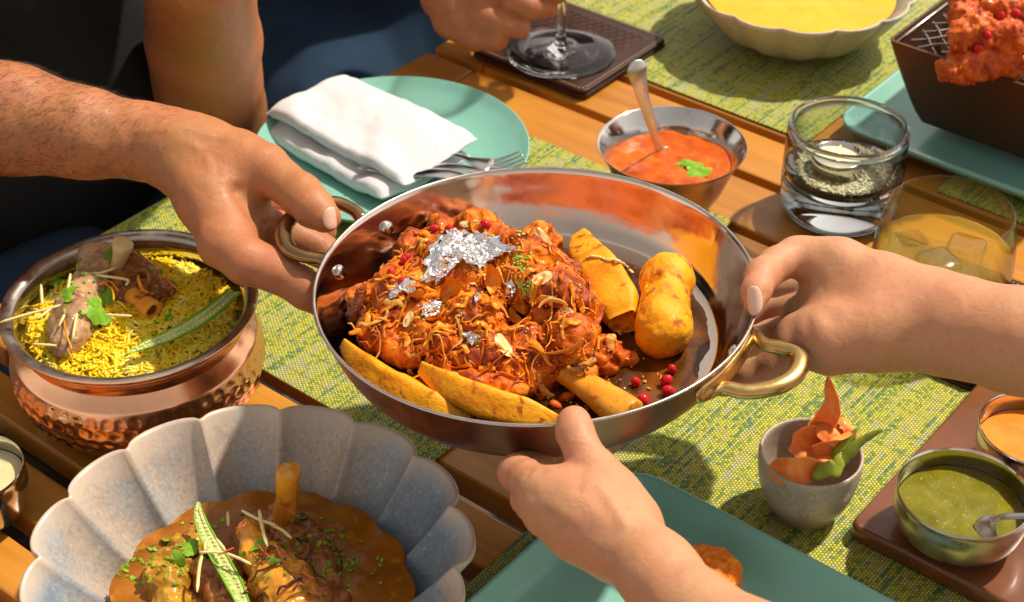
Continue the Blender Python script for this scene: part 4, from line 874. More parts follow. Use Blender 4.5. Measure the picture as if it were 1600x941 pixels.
# ---- curry contents
GB = hitter([bvh(cv_)]); DB = dropper([bvh(cv_)])
_, l1 = lump('glazed_lamb', [(P(390, 828, .052), P(405, 870, .048), .0065, .009), (P(405, 870, .046), P(440, 915, .042), .011, .017), (P(440, 915, .040), P(470, 975, .036), .017, .016)], M['lamb_org'], 'orange glazed lamb shank piece in the middle of the curry', 'meat')
_, l2 = lump('curried_lamb', [(P(285, 862, .034), P(262, 905, .034), .010, .013), (P(310, 845, .032), P(285, 880, .032), .007, .010), (P(262, 905, .032), P(270, 960, .032), .013, .011)], M['lamb_curry'], 'greenish yellow fibrous lamb piece on the left side of the curry', 'meat', amp=.0026, f=160)
_, l3 = lump('dark_lamb', [(P(445, 815, .034), P(500, 880, .032), .012, .015), (P(335, 900, .032), P(380, 960, .032), .014, .014), (P(470, 870, .034), P(510, 940, .032), .015, .012)], M['lamb_dark'], 'dark braised lamb lying deep in the curry on the right', 'meat', amp=.003, f=120)
bone('bone', P(444, 820, .036), P(451, 735, .086), .0062, .0070, M['lamb_org'], 'short upright orange bone standing in the curry', hollow=False)
GB = hitter([bvh(cv_), bvh(l1), bvh(l2), bvh(l3)]); DB = dropper([bvh(cv_), bvh(l1), bvh(l2), bvh(l3)])
def chilli(name, px, z, wpx, label, up=EZ, seed=0, upn=None):
    p = smoothprof([P(x, y, zz) for (x, y), zz in zip(px, z)], 6); n = len(p); w_ = np.interp(np.linspace(0, 1, n), np.linspace(0, 1, len(wpx)), wpx)*mpp(p[n//2])/2
    a = np.linspace(-.15, np.pi+.15, 12)+np.pi; sec = [(math.cos(t), math.sin(t)) for t in a]+[(math.cos(t)*.78, math.sin(t)*.72) for t in a[::-1]]
    o = thing(name, label, 'chilli', p[0]-EZ*.004); mk('skin', loft(p, sec, upn if upn is not None else EZ, w_, w_*.8), M['chilli'], o)
    T, A, B = frames(p, upn if upn is not None else EZ); sec2 = [(math.cos(t)*.80, .0+.10*math.sin(3*t)-.1) for t in np.linspace(np.pi, 0, 8)]+[(math.cos(t)*.76, math.sin(t)*.70) for t in np.linspace(2*np.pi, np.pi, 8)]
    vf = loft(p, sec2, upn if upn is not None else EZ, w_, w_*.8); fl_ = mk('flesh', vf, M['chilli_in'], o)
    L = []
    for i in range(3, n-3, 1):
        for s in (-.42, .42): L.append(ell(p[i]+B[i]*w_[i]*s-A[i]*w_[i]*.02+T[i]*random.uniform(-.001, .001), (.0011, .0011, .0006), 7, 5, np.array([T[i], B[i], A[i]])))
    mk('seeds', join(L), M['ginger'], o, kind='stuff'); return o
chilli('split_chilli', [(310, 784), (311, 805), (322, 835), (343, 872), (366, 912), (385, 955)], [.060, .057, .053, .052, .052, .050], [6, 17, 24, 27, 27, 18], 'halved green chilli lying across the brown curry')
def stick(px, z, wd, label, group, m='ginger', name='ginger_stick', cat='ginger'):
    p = smoothprof([P(x, y, zz) for (x, y), zz in zip(px, z if isinstance(z, (list, tuple)) else [z]*len(px))], 4); wv = np.full(len(p), wd/2); wv[0] *= .6; wv[-1] *= .5
    return mk(name, tube(p, wv, 6, .8, EZ), M[m], label=label, cat=cat, group=group)
ig = 'ginger sticks on the brown curry'
for px, z, lb in (([(378, 798), (405, 812), (430, 820)], .062, 'ginger stick from the tip of the glazed lamb to the right'), ([(405, 797), (410, 825), (417, 852)], .064, 'ginger stick hanging down across the glazed lamb'), ([(420, 818), (440, 828), (455, 841)], .060, 'ginger stick right of the glazed lamb with a split end'),
                  ([(316, 865), (311, 890), (308, 925)], .058, 'upright ginger stick left of the halved chilli'), ([(312, 863), (345, 863), (372, 872), (392, 882)], .060, 'long ginger stick crossing over the halved chilli'), ([(320, 860), (322, 845), (330, 838)], .057, 'short ginger stick touching the left edge of the chilli'), ([(338, 842), (352, 860)], .060, 'ginger stick leaning on the upper part of the chilli'), ([(356, 800), (357, 822)], .042, 'thick stub of ginger floating above the lamb')):
    stick(px, z, .0021, lb, ig)
for i in range(16):
    x, y = random.uniform(395, 500), random.uniform(815, 920); strip('fried_onion', x, y, random.uniform(.014, .03), .0022, M['lamb_dark'] if i % 2 else M['sauce_brown'], 'dark fried onion strand on the curry', 'onion', 'dark onion strands on the curry', 1.1, h=GB, drop=DB, rise=.005)
for px in ([(388, 812), (380, 822), (368, 826)], [(402, 850), (412, 862), (424, 872)], [(420, 868), (445, 866), (458, 872)], [(340, 868), (356, 860), (366, 856)], [(435, 790), (452, 797), (462, 806)], [(470, 894), (492, 904)]):
    stick(px, .062, .0012, 'thin dark red saffron thread on the curry', 'saffron threads on the curry', 'saffron', 'saffron_thread', 'saffron')
bits('chopped_herbs', cluster([(230, 868, 22, 14, 22), (215, 905, 20, 12, 12), (520, 850, 20, 25, 26), (535, 890, 25, 15, 24), (335, 812, 26, 8, 8), (430, 870, 30, 25, 24), (290, 880, 22, 18, 20), (590, 885, 12, 10, 5)]), .0017, fl=.25, mats=M['herb'], label='chopped green herbs scattered over the brown curry', cat='herbs', h=GB)
for i, (x, y, R) in enumerate(((292, 856, .008), (275, 876, .007), (405, 858, .006), (262, 845, .005), (518, 852, .006), (432, 880, .005), (470, 815, .005))):
    leafy('coriander_leaf', x, y, R, M['herb'], 'small torn coriander leaf on the brown curry', 'leaf', 'coriander leaves on the curry', GB, random.uniform(0, 6), i, 3, .4)
# ---- copper handi of biryani
hc = at0(203, 473, .086); hc[2] = .0020
hin = smoothprof([(0, .006), (.055, .008), (.072, .030), (.0735, .058), (.0725, .0680), (.0735, .0760), (.0755, .0815)], 6)
def dimple(R, Z, T):
    return R
nT = 420; zz_ = np.r_[np.linspace(.0655, .0600, 4), np.linspace(.0590, .0075, 58), [.005, .003, .0012, 0, 0]]
def bodyr(z): return np.interp(z, [0, .0012, .004, .010, .022, .036, .048, .056, .062, .0655], [.052, .058, .0640, .0720, .0808, .0850, .0845, .0812, .0766, .0742])
rr_ = bodyr(zz_); rr_[-1] = 0; th = np.linspace(0, 2*np.pi, nT, endpoint=False); Tt, Zt = np.meshgrid(th, zz_, indexing='ij'); Rt = np.tile(rr_, (nT, 1))
dm = np.zeros_like(Rt); rows = [.0490, .0410, .0330, .0250, .0170, .0095]; nd = 54
for q, zr in enumerate(rows):
    for j in range(nd):
        t0 = 2*np.pi*(j+.5*(q % 2)+random.uniform(-.14, .14))/nd; zc = zr+random.uniform(-.0008, .0008); dt = ((Tt-t0+np.pi) % (2*np.pi)-np.pi)*.084; d = np.hypot(dt, Zt-zc)/.0042; dm = np.maximum(dm, np.clip(1-d*d, 0, 1)**.8*random.uniform(.8, 1.1))
Rt = Rt-dm*.0010
V = np.stack([Rt*np.cos(Tt), Rt*np.sin(Tt), Zt], -1).reshape(-1, 3)+hc
hd = thing('rice_pot', 'hammered copper pot with a wide rim, full of yellow spiced rice', 'pot', hc)
mk('hammered_body', (V, np.array(grid_faces(nT, len(zz_), cu=True))[:, ::-1]), M['copper'], hd)
mk('lining', lathe(list(map(tuple, hin)), 120, hc), M['steel'], hd)
mk('rim', lathe([(.0755, .0815), (.0762, .0830), (.0785, .0848), (.0820, .0856), (.0842, .0852)], 120, hc), M['steel_rim'], hd)
mk('copper_neck', lathe(list(map(tuple, smoothprof([(.0842, .0852), (.0846, .0838), (.0835, .0815), (.0790, .0765), (.0755, .0715), (.0742, .0655)], 5))), 120, hc), M['copper'], hd)
nr, na = 60, 120; V = []
for i in range(nr):
    q = i/(nr-1)
    for j in range(na):
        t = 2*np.pi*j/na; V.append([hc[0]+.0728*q*math.cos(t), hc[1]+.0728*q*math.sin(t), hc[2]+.067+.009*(1-q**2)])
V = np.array(V); V[:, 2] += .0018*fbm(V*np.array([80, 80, 0]), 3, 33)*np.repeat(1-np.linspace(0, 1, nr)**6, na); bed = (V, grid_faces(nr, na, cv=True))
mk('rice_bed', bed, M['rice_bed'], label='dense bed of yellow rice filling the hammered copper pot', cat='rice', kind='stuff')
_, k1 = lump('lamb_shank', [(P(150, 425, .080), P(120, 500, .080), .013, .016), (P(120, 500, .080), P(108, 535, .079), .015, .012), (P(140, 400, .080), P(160, 400, .082), .010, .010)], M['lamb'], 'pale braised lamb shank lying on the left of the yellow rice', 'meat', amp=.0022, f=90)
_, k2 = lump('lamb_piece', [(P(205, 415, .083), P(232, 428, .082), .009, .008)], M['lamb_dark'], 'small purple brown lamb piece right of the pale upright bone', 'meat', amp=.0012)
_, k3 = lump('onion_mound', [(P(200, 465, .078), P(235, 460, .079), .012, .012), (P(235, 470, .078), P(265, 455, .078), .010, .008), (P(190, 450, .078), P(215, 435, .078), .010, .008)], M['lamb_dark'], 'dark caramelised onion and meat mound in the middle of the rice', 'meat', amp=.0035, f=130)
bone('bone', P(182, 428, .078), P(192, 380, .104), .0058, .0070, M['bone_pale'], 'pale cut bone standing up at the back of the rice', hollow=False)
bone('bone', P(208, 462, .085), P(239, 486, .086), .0060, .0062, M['bone'], 'yellow marrow bone with a hole, lying in the middle of the rice')
HH = hitter([bvh(bed), bvh(k1), bvh(k2), bvh(k3)]); HD = dropper([bvh(bed)])
def rpos(i):
    a = random.uniform(0, 2*np.pi); r = .0685*math.sqrt(random.random()); p = hc+np.array([r*math.cos(a), r*math.sin(a), 0]); g = HD(p)
    return (g[0]+EZ*random.uniform(.0004, .0026), nrmz(g[1] if g[1][2] > 0 else -g[1])) if g is not None else (None, None)
grains(2600, rpos, .0118, .0025, M['rice'], 'rice_grains', 'long yellow rice grains covering the top of the rice pot', 'rice', tilt=.35)
chilli('split_chilli', [(203, 550), (230, 538), (270, 522), (310, 500), (340, 478), (366, 454)], [.086, .087, .088, .089, .090, .090], [6, 16, 22, 25, 26, 24], 'halved green chilli lying on the yellow rice at the right of the pot', upn=nrmz([-.25, -.5, 1]))
gg = 'ginger sticks on the yellow rice'
for px, lb in (([(0, 504), (40, 492), (85, 480), (125, 468)], 'longest ginger stick pointing out over the left rim of the pot'), ([(110, 428), (106, 452), (98, 480)], 'ginger stick standing left of the lamb shank'), ([(128, 448), (112, 470), (92, 510)], 'ginger stick slanting across the left of the lamb shank'),
               ([(122, 460), (120, 490), (114, 528)], 'thick ginger stick hanging down on the lamb shank'), ([(128, 428), (155, 427), (180, 419)], 'bent ginger stick in front of the upright bone'), ([(150, 430), (180, 434), (200, 438), (197, 446)], 'curled ginger stick right of the upright bone'), ([(165, 492), (185, 493), (206, 494)], 'thin ginger stick left of the marrow bone'),
               ([(64, 445), (66, 475)], 'short ginger stick near the left rim'), ([(52, 538), (88, 540)], 'short ginger stick in front of the lamb shank'), ([(60, 498), (80, 482)], 'broad ginger stick beside the lamb shank')):
    stick(px, .094, .0022, lb, gg)
for px in ([(150, 420), (138, 445), (124, 470)], [(100, 500), (103, 520), (112, 545)], [(160, 440), (175, 452), (178, 470)], [(105, 545), (112, 560)], [(155, 445), (172, 440), (185, 455)]):
    stick(px, .093, .0013, 'orange brown onion thread on the lamb in the rice pot', 'orange onion threads on the lamb shank', 'onion', 'onion_thread', 'onion')
bits('chopped_herbs', cluster([(95, 438, 14, 10, 30), (125, 410, 14, 6, 12), (190, 400, 10, 8, 8), (150, 470, 24, 22, 26), (300, 480, 36, 26, 26), (170, 546, 40, 6, 20), (250, 430, 30, 12, 12), (65, 455, 16, 10, 14)]), .0019, fl=.22, mats=M['herb'], label='chopped green herbs sprinkled over the yellow rice', cat='herbs', h=HH)
for i, (x, y, R) in enumerate(((153, 487, .012), (115, 398, .009), (92, 435, .010), (100, 450, .010), (75, 432, .008), (252, 498, .009), (262, 488, .007), (108, 462, .008), (170, 402, .007), (130, 566, .007), (192, 560, .006), (355, 478, .006), (205, 385, .006), (160, 462, .009))):
    leafy('coriander_leaf', x, y, R, M['herb'], 'torn coriander leaf on the yellow rice', 'leaf', 'coriander leaves on the rice', HH, random.uniform(0, 6), i+20, 3, .4)
for i in range(26):
    strip('fried_onion', random.gauss(235, 26), random.gauss(455, 22), random.uniform(.012, .024), .0026, M['lamb_dark'] if i % 3 else M['onion'], 'brown fried onion strand in the middle of the rice', 'onion', 'brown onion strands on the rice', 1.1, h=HH, drop=None, rise=.004)
# ---- small steel bowls
def steelbowl(c, R, H, label, fill, flabel, m2='steel', cat='bowl', fz=.62):
    o = thing('dip_bowl', label, cat, c, 'small steel dip bowls')
    i_ = smoothprof([(0, .003), (R*.55, .003), (R*.86, H*.30), (R*.965, H*.62), (R*.955, H*.93), (R*.965, H*.99)], 5); o_ = smoothprof([(R*.995, H*1.0), (R*1.0, H*.96), (R*.985, H*.90), (R*.995, H*.62), (R*.89, H*.26), (R*.6, .0008), (R*.5, 0), (0, 0)], 5)
    mk('lining', lathe(list(map(tuple, i_))+[(R*.98, H*1.012)], 80, c), M['steel'], o); mk('shell', lathe([(R*.98, H*1.012)]+list(map(tuple, o_)), 80, c), M[m2], o)
    _, vf = surface(fill, c, R*.955, c[2]+H*fz, M[fill], .0006, flabel, 'dip', seed=int(R*1e4)); return vf
# tray
tray = mk('serving_tray', slab(.095, .125, .0022, .0150, .008, .003, ST(.306-.095, .711+.125, 0), RZ), M['traywood'], label='glossy brown varnished wooden tray carrying two steel dip bowls', cat='tray', org=ST(.211, .836, .002))
cb = at0(1507, 768, .052); cb[2] = .0151
gv = steelbowl(cb, .0405, .0365, 'steel bowl of green chutney with a spoon, at the front of the tray', 'green_sauce', 'olive green chutney in the front steel bowl', 'steel_rim')
ob = at0(1622, 668, .054); ob[2] = .0151
steelbowl(ob, .0365, .0385, 'steel bowl of orange dip cut by the right edge', 'orange_sauce', 'bright orange dip in the steel bowl at the right edge')
lb_ = at0(-42, 735, .04); lb_[2] = .0002
steelbowl(lb_, .0315, .042, 'small steel bowl of cream dip cut by the left edge', 'cream_dip', 'pale cream dip in the bowl at the left edge', fz=.75)
s2 = smoothprof([P(1532, 838, .036), P(1548, 818, .043), P(1565, 808, .050), P(1600, 806, .058), P(1680, 800, .075), P(1740, 796, .088)], 5)
mk('chutney_spoon', tube(s2, np.interp(np.linspace(0, 1, len(s2)), [0, .06, .14, .22, .32, .6, 1], [.0045, .0075, .0085, .0065, .0036, .0030, .0055]), 20, .30, EZ), M['chrome'], label='small steel spoon dipped in the green chutney', cat='spoon')
# ---- bottom platter
def platter(s, t, hx, hy, r, H, c0, name, label, z0=0.):
    L = []
    for ins, z in ((.040, .0045), (.026, .0047), (.016, .0062), (.008, .0115), (.002, H-.0012), (.0006, H-.0002), (-.0008, H), (-.0018, H-.0008), (-.0010, H-.003), (.006, .0085), (.016, .0012), (.022, 0), (.040, 0)):
        L.append((rrect(hx-ins, hy-ins, max(r-ins, .004), 14), z))
    M3 = np.array([[math.cos(RZ), math.sin(RZ), 0], [-math.sin(RZ), math.cos(RZ), 0], [0, 0, 1]])
    v, f = rings(L, c=ST(s, t, z0), M3=M3); return mk(name, (v, [q[::-1] for q in f]), M['teal'], label=label, cat='plate', org=ST(s, t, z0))
platter(.285, .551, .158, .112, .030, .021, 0, 'rectangular_platter', 'rectangular turquoise platter under the lower hand, bottom of the picture', .0019)
def pfn(p):
    c = P(1105, 898, .020); q = p-c; r = np.linalg.norm(q[:, :2], axis=1); d = np.hypot(np.clip(r-.0125, 0, None), q[:, 2]*.9)-.0085
    return d-.0011*fbm(p*190, 3, 160)-.0006*fbm(p*600, 2, 161)
c = P(1105, 898, .020); mk('orange_patty', surf(pfn, c-[.026, .026, .014], c+[.026, .026, .014], .0008, margin=.004), M['patty'], label='round rough orange patty on the turquoise platter beside the wrist', cat='patty')
# ---- ceramic cup
cc = at0(1268, 706, .0505); cc[2] = .0016
cup = mk('ceramic_cup', lathe(list(map(tuple, smoothprof([(0, .008), (.014, .009), (.0245, .018), (.0288, .032), (.0303, .0480)], 5)))+[(.0310, .0492), (.0320, .0490)]+list(map(tuple, smoothprof([(.0326, .0478), (.0322, .036), (.0285, .018), (.0210, .003), (.0180, .0), (0, 0)], 5))), 90, cc), M['stone_cup'], label='small beige ceramic cup holding orange crackers and green beans', cat='cup', org=cc)
def twist(name, px, z, wpx, m, label, cat, group, tw=1.5, th=.0010, seed=0, fl=.9):
    p = smoothprof([P(x, y, zz) for (x, y), zz in zip(px, z)], 6); n = len(p); w_ = np.interp(np.linspace(0, 1, n), np.linspace(0, 1, len(wpx)), wpx)*mpp(p[n//2])/2; T = np.gradient(p, axis=0); V = []
    nv = 9
    for s in (1, -1):
        for i in range(n):
            t = nrmz(T[i]); a = tw*(i/n-.5)+seed; vd = nrmz(ray(*px[0])); b0 = nrmz(np.cross(t, vd)); n0 = np.cross(t, b0); b = b0*math.cos(a)+n0*math.sin(a); nn = np.cross(t, b)
            for j in np.linspace(-1, 1, nv):
                ww = w_[i]*(1+.22*float(vnoise(np.array([[i*.35, seed*3., j]]), 8)[0])); V.append(p[i]+b*j*ww+nn*(fl*ww*.55*(j*j-.4)+.0015*float(vnoise(np.array([[i*.4, j*1.5, seed]]), 9)[0])+s*th/2*(abs(j) < .99)))
    V = np.array(V); K = n*nv; f = grid_faces(n, nv)+[tuple(q+K for q in g[::-1]) for g in grid_faces(n, nv)]
    ed = [i*nv for i in range(n)]+[(n-1)*nv+j for j in range(1, nv)]+[i*nv+nv-1 for i in range(n-2, -1, -1)]+[j for j in range(nv-2, 0, -1)]
    for i in range(len(ed)): a, b = ed[i], ed[(i+1) % len(ed)]; f.append((a, b, b+K, a+K))
    return mk(name, (V, f), m, label=label, cat=cat, group=group)
gc = 'orange cracker strips in the ceramic cup'
twist('cracker_strip', [(1294, 588), (1296, 605), (1300, 630), (1292, 655), (1282, 675), (1272, 700)], [.098, .093, .082, .071, .060, .045], [5, 14, 28, 38, 38, 30], M['papad'], 'tallest pointed orange cracker strip standing up in the cup', 'cracker', gc, .5, seed=.2)
twist('cracker_strip', [(1240, 712), (1256, 695), (1268, 680), (1285, 672)], [.052, .057, .060, .062], [26, 48, 46, 26], M['papad'], 'folded orange cracker strip on the left of the tall one', 'cracker', gc, 1.2, seed=.5)
twist('cracker_strip', [(1270, 705), (1290, 700), (1310, 688), (1330, 676)], [.055, .058, .062, .066], [22, 46, 46, 22], M['papad'], 'curled orange cracker strip to the right of the tall one', 'cracker', gc, 1.6, seed=1.1)
twist('cracker_strip', [(1206, 724), (1225, 735), (1250, 735), (1278, 732)], [.050, .052, .053, .050], [20, 42, 44, 30], M['papad'], 'ruffled orange cracker strip lying across the front of the cup', 'cracker', gc, .9, seed=.1)
twist('cracker_strip', [(1300, 664), (1316, 660), (1330, 670), (1334, 688)], [.062, .067, .067, .060], [18, 32, 30, 18], M['papad'], 'looped orange cracker strip above the green beans', 'cracker', gc, 2.2, seed=2.)
twist('cracker_strip', [(1232, 738), (1262, 722), (1290, 715), (1318, 712)], [.046, .050, .053, .050], [24, 44, 44, 26], M['papad'], 'orange cracker strip half buried in the middle of the cup', 'cracker', gc, .7, seed=1.7)
twist('cracker_strip', [(1280, 650), (1296, 672), (1318, 690), (1330, 712)], [.064, .066, .060, .050], [20, 36, 36, 20], M['papad'], 'orange cracker strip sloping down to the right behind the beans', 'cracker', gc, 1.0, seed=2.6)
def bean(px, z, wpx, label):
    p = smoothprof([P(x, y, zz) for (x, y), zz in zip(px, z)], 6); w_ = np.interp(np.linspace(0, 1, len(p)), np.linspace(0, 1, len(wpx)), wpx)*mpp(p[0])/2; w_ = w_*(1+.12*np.sin(np.arange(len(p))*.9))
    return mk('green_bean', tube(p, w_, 12, .6, nrmz([.2, -.5, 1])), M['greenstrip'], label=label, cat='bean', group='green beans in the ceramic cup')
bean([(1300, 742), (1320, 715), (1345, 690), (1379, 671)], [.048, .056, .066, .076], [15, 18, 16, 5], 'longest green bean reaching out over the right rim of the cup')
bean([(1290, 735), (1306, 712), (1324, 690), (1340, 668)], [.046, .055, .063, .071], [13, 16, 14, 4], 'upright green bean beside the longest one in the cup')
bean([(1272, 748), (1284, 738), (1296, 728), (1302, 722)], [.048, .053, .055, .056], [14, 26, 20, 8], 'short bright green bean at the front of the cup')
bean([(1300, 745), (1310, 725), (1314, 705)], [.048, .053, .058], [18, 24, 10], 'broad olive green bean between the crackers and the long bean')
# ---- turquoise platter with the tandoori trough
platter(.422, 1.243, .135, .122, .028, .018, 0, 'rectangular_platter', 'rectangular turquoise platter under the bronze trough at the top right', .0019)
# ================================================================ BRONZE TROUGH WITH TANDOORI PIECES
TZ = .0205
tro = thing('bronze_trough', 'dark bronze trough with a wire mesh top at the upper right', 'basket', ST(.42, 1.2, TZ))
def qrect(s0, s1, t0, t1, r, n=5):
    o = rrect((s1-s0)/2, (t1-t0)/2, r, n); return np.array([(E1*((s0+s1)/2+a)+E2*((t0+t1)/2-b))[:2] for a, b in o])
Lr = []
for q in np.linspace(0, 1, 9): e = q**.8; Lr.append((qrect(.365-.022*e, .500+.027*e, 1.168-.027*e**1.1, 1.260+.045*e, .004), TZ+q*.0795))
Lr += [(qrect(.3455, .5245, 1.1435, 1.3025, .003), TZ+.0797), (qrect(.3475, .5220, 1.147, 1.299, .003), TZ+.0730), (qrect(.37, .495, 1.172, 1.255, .003), TZ+.012)]
v, f = rings(Lr); mk('trough_body', (v, f), M['bronze'], tro, smooth=False)
L = []; zt = TZ+.0755
for e0, e1_ in ((ST(.3485, 1.1455, zt), ST(.523, 1.1455, zt)), (ST(.523, 1.1455, zt), ST(.523, 1.301, zt)), (ST(.523, 1.301, zt), ST(.3485, 1.301, zt)), (ST(.3485, 1.301, zt), ST(.3485, 1.1455, zt))): mk('mesh_frame', tube([e0, (e0+e1_)/2, e1_], .0013, 8), M['wire'], tro)
for sg in (1, -1):
    for c_ in np.arange(-.20, .22, .0185):
        pts = []
        for a in np.linspace(-.2, .2, 41):
            s_ = .436+a; t_ = 1.223+c_+sg*a*1.05
            if .3485 < s_ < .523 and 1.1455 < t_ < 1.301: pts.append(ST(s_, t_, zt+.0012*sg*math.cos(a*170)))
        if len(pts) > 3: mk('mesh_wire', tube(pts, .00075, 6), M['wire'], tro)
TD = []
def tand(L, label):
    L = [tuple((q*(1+.02/(CAM_H-q[2]))-CP*.02/(CAM_H-q[2])) if isinstance(q, np.ndarray) else q for q in l) for l in L]
    _, vf = lump('tandoori_piece', L, M['tandoori'], label, 'chicken', amp=.0042, f=85, am2=.0022, group='tandoori chicken pieces on the trough', h=.0014); TD.append(bvh(vf))
tand([(P(1478, 108, .128), P(1510, 100, .130), .007, .012), (P(1510, 98, .130), P(1560, 88, .132), .013, .016), (P(1560, 88, .132), P(1620, 95, .130), .014, .012)], 'long tandoori chicken piece hanging over the front edge of the trough')
tand([(P(1500, 60, .150), P(1530, 50, .152), .012, .013), (P(1530, 50, .152), P(1580, 60, .150), .013, .014)], 'knobbly tandoori chicken piece lying on the overhanging one')
tand([(P(1500, 25, .150), P(1510, 0, .152), .010, .012), (P(1560, 20, .160), P(1610, 20, .160), .016, .016)], 'tandoori chicken piece at the top of the pile, cut by the frame')
tand([(P(1560, -10, .140), P(1640, 20, .140), .020, .020)], 'darker tandoori chicken piece at the back of the pile')
ht = hitter(TD)
for x, y, r in ((1533, 74, .0042), (1543, 55, .0036), (1526, 78, .0034), (1566, 24, .004), (1590, 20, .004)): seed(x, y, r, 'glossy red pomegranate seed on the tandoori chicken', 'pomegranate seeds on the tandoori chicken', h=ht)
# ================================================================ PEOPLE
def J(x, y, z, rpx): p = P(x, y, z); return p, rpx*mpp(p)
def chain_d(p, ch, k):
    d = None
    for (a, ra), (b, rb) in zip(ch[:-1], ch[1:]):
        e = cap(p, a, b, ra, rb); d = e if d is None else smin(d, e, k)
    return d
def creases(p, CR):
    o = 0
    for a, b, r, dep in CR:
        ab = b-a; t = np.clip(((p-a) @ ab)/(ab @ ab+1e-12), 0, 1); q = np.linalg.norm(p-a-t[:, None]*ab, axis=1); o = o+dep*np.exp(-(q/r)**2)
    return o
def body_fn(core, fingers, CR=(), kc=.014, kf=.0065, nz=.0007):
    def fn(p):
        d = None
        for ch in core: e = chain_d(p, ch, .010); d = e if d is None else smin(d, e, kc)
        out = d
        for ch in fingers:
            e = chain_d(p, ch, .0035); g = smin(d, e, kf); out = smin(out, g, .0016)
        return out+creases(p, CR)-nz*fbm(p*55, 2, 200)
    return fn
def fine_coarse(fn, J_fine, J_all, hf=.0013, hcz=.006, clip=None):
    lo, hi = bounds(J_fine, .004); vf = surf(fn, lo, hi, hf, margin=.003)
    lo2, hi2 = bounds(J_all, .01)
    def fn2(p):
        q = np.maximum(np.maximum(lo+.004-p, p-hi+.004).max(1), -9.); return np.maximum(fn(p), -q-.0)   # keep only what is outside the fine box
    vc = surf(fn2, lo2, hi2, hcz, margin=.01); v2, f2 = vc
    inside = ((v2 > lo+.006) & (v2 < hi-.006)).all(1); keep = ~inside[f2].any(1); f2 = f2[keep]
    return np.concatenate([vf[0], v2]), np.concatenate([vf[1], f2+len(vf[0])])
def cloth(name, chains, m, parent, h=.006, k=.05, amp=.006, f=14, seed_=0, **kw):
    Js = [j for c in chains for j in c]
    def fn(p):
        d = None
        for ch in chains: e = chain_d(p, ch, .03); d = e if d is None else smin(d, e, k)
        return d-amp*fbm(p*np.array([f, f*.8, f*.55]), 3, 300+seed_)
    lo, hi = bounds(Js, .03); return mk(name, surf(fn, lo, hi, h, margin=amp*1.5), m, parent, **kw)
def nail(c, n, along, L, W, m, parent, th=.0011):
    n = nrmz(n); a = nrmz(np.asarray(along)-n*(np.asarray(along) @ n)); b = np.cross(n, a); v, f = ell((0, 0, 0), (1, 1, 1), 20, 13); u = v.copy()
    se = lambda x: np.sign(x)*np.abs(x)**.72
    v = np.stack([se(v[:, 0])*L/2, se(v[:, 1])*W/2, v[:, 2]*th-(u[:, 1]**2)*W*.20], -1)
    return mk('fingernail', (v @ np.array([a, b, n])+c, f), m, parent)
K = lambda x, y, z: P(x, y, z)
def flush(o, chains, org):
    me = o.data; n = len(me.vertices); v = np.empty(n*3, np.float32); me.vertices.foreach_get('co', v); v = v.reshape(-1, 3)+np.array(org); w_ = np.zeros(n)
    for ch in chains:
        for i, (q, r) in enumerate(ch[1:]): w_ = np.maximum(w_, (.75 if i == len(ch)-2 else .42)*np.exp(-(np.linalg.norm(v-q, axis=1)/(r*1.15))**2*1.1))
    w_ *= np.clip(.8+.5*fbm(v*180, 2, 500), 0, 1.2); a = me.attributes.new('flush', 'FLOAT', 'POINT'); a.data.foreach_set('value', np.clip(w_, 0, 1).astype(np.float32))
# ---- man in the black shirt, left (his right hand holds the left handle)
RS = ST(1.13, .50, .44); LS = ST(1.13, .90, .44); RE = np.array([-.490, 1.000, .178])
fa = [(RE, .046), J(-90, 172, .172, 88), J(18, 186, .170, 82), J(130, 208, .166, 66), J(220, 220, .162, 55), J(285, 240, .160, 55)]
core = [fa, [J(270, 228, .162, 46), J(330, 240, .164, 46), J(385, 262, .164, 42), J(402, 270, .164, 36)],
        [J(285, 250, .160, 48), J(330, 310, .152, 50), J(358, 372, .142, 44)], [J(290, 240, .156, 46), J(350, 290, .148, 48), J(385, 350, .134, 40)]]
fing = [[J(375, 240, .166, 38), J(415, 262, .167, 37), J(470, 306, .166, 33), J(490, 325, .165, 32), J(508, 340, .163, 25)],
        [J(352, 380, .142, 42), J(385, 408, .140, 38), J(432, 424, .136, 34), J(478, 452, .128, 31), J(520, 478, .114, 27)],
        [J(372, 350, .136, 36), J(400, 352, .130, 33), J(440, 362, .126, 31), J(490, 385, .116, 28), J(530, 410, .108, 25)],
        [J(365, 320, .130, 34), J(410, 315, .120, 31), J(460, 330, .112, 29), J(500, 360, .104, 26)]]
CR = [(K(452, 280, .182), K(440, 318, .176), .0016, .0010), (K(460, 284, .182), K(448, 324, .176), .0014, .0012), (K(468, 288, .182), K(457, 328, .176), .0016, .0010), (K(352, 352, .165), K(330, 378, .155), .0022, .0008), (K(362, 365, .165), K(342, 392, .155), .0022, .0008), (K(255, 205, .182), K(308, 230, .182), .0034, -.0007), (K(322, 246, .180), K(352, 300, .178), .0032, -.0008), (K(300, 265, .18), K(335, 330, .170), .0030, -.0006), (K(352, 372, .162), K(356, 380, .160), .0075, -.0014), (K(405, 352, .142), K(430, 344, .140), .0016, .0008), (K(395, 395, .155), K(415, 428, .150), .0016, .0008), (K(366, 262, .180), K(418, 286, .180), .0040, .0016), (K(372, 300, .165), K(392, 335, .155), .005, .003), (K(425, 405, .158), K(425, 440, .150), .002, .0005),
      (K(60, 200, .20), K(230, 205, .182), .006, -.0010), (K(250, 200, .185), K(360, 215, .185), .004, -.0010)]
arm2 = [(LS, .052), J(311, -60, .20, 84), J(318, 60, .10, 86), J(326, 175, .0, 86), J(326, 235, -.05, 80)]
fa2 = [J(326, 235, -.05, 78), (ST(1.22, .86, -.20), .034)]
up = [(RE, .046), (RS, .055)]
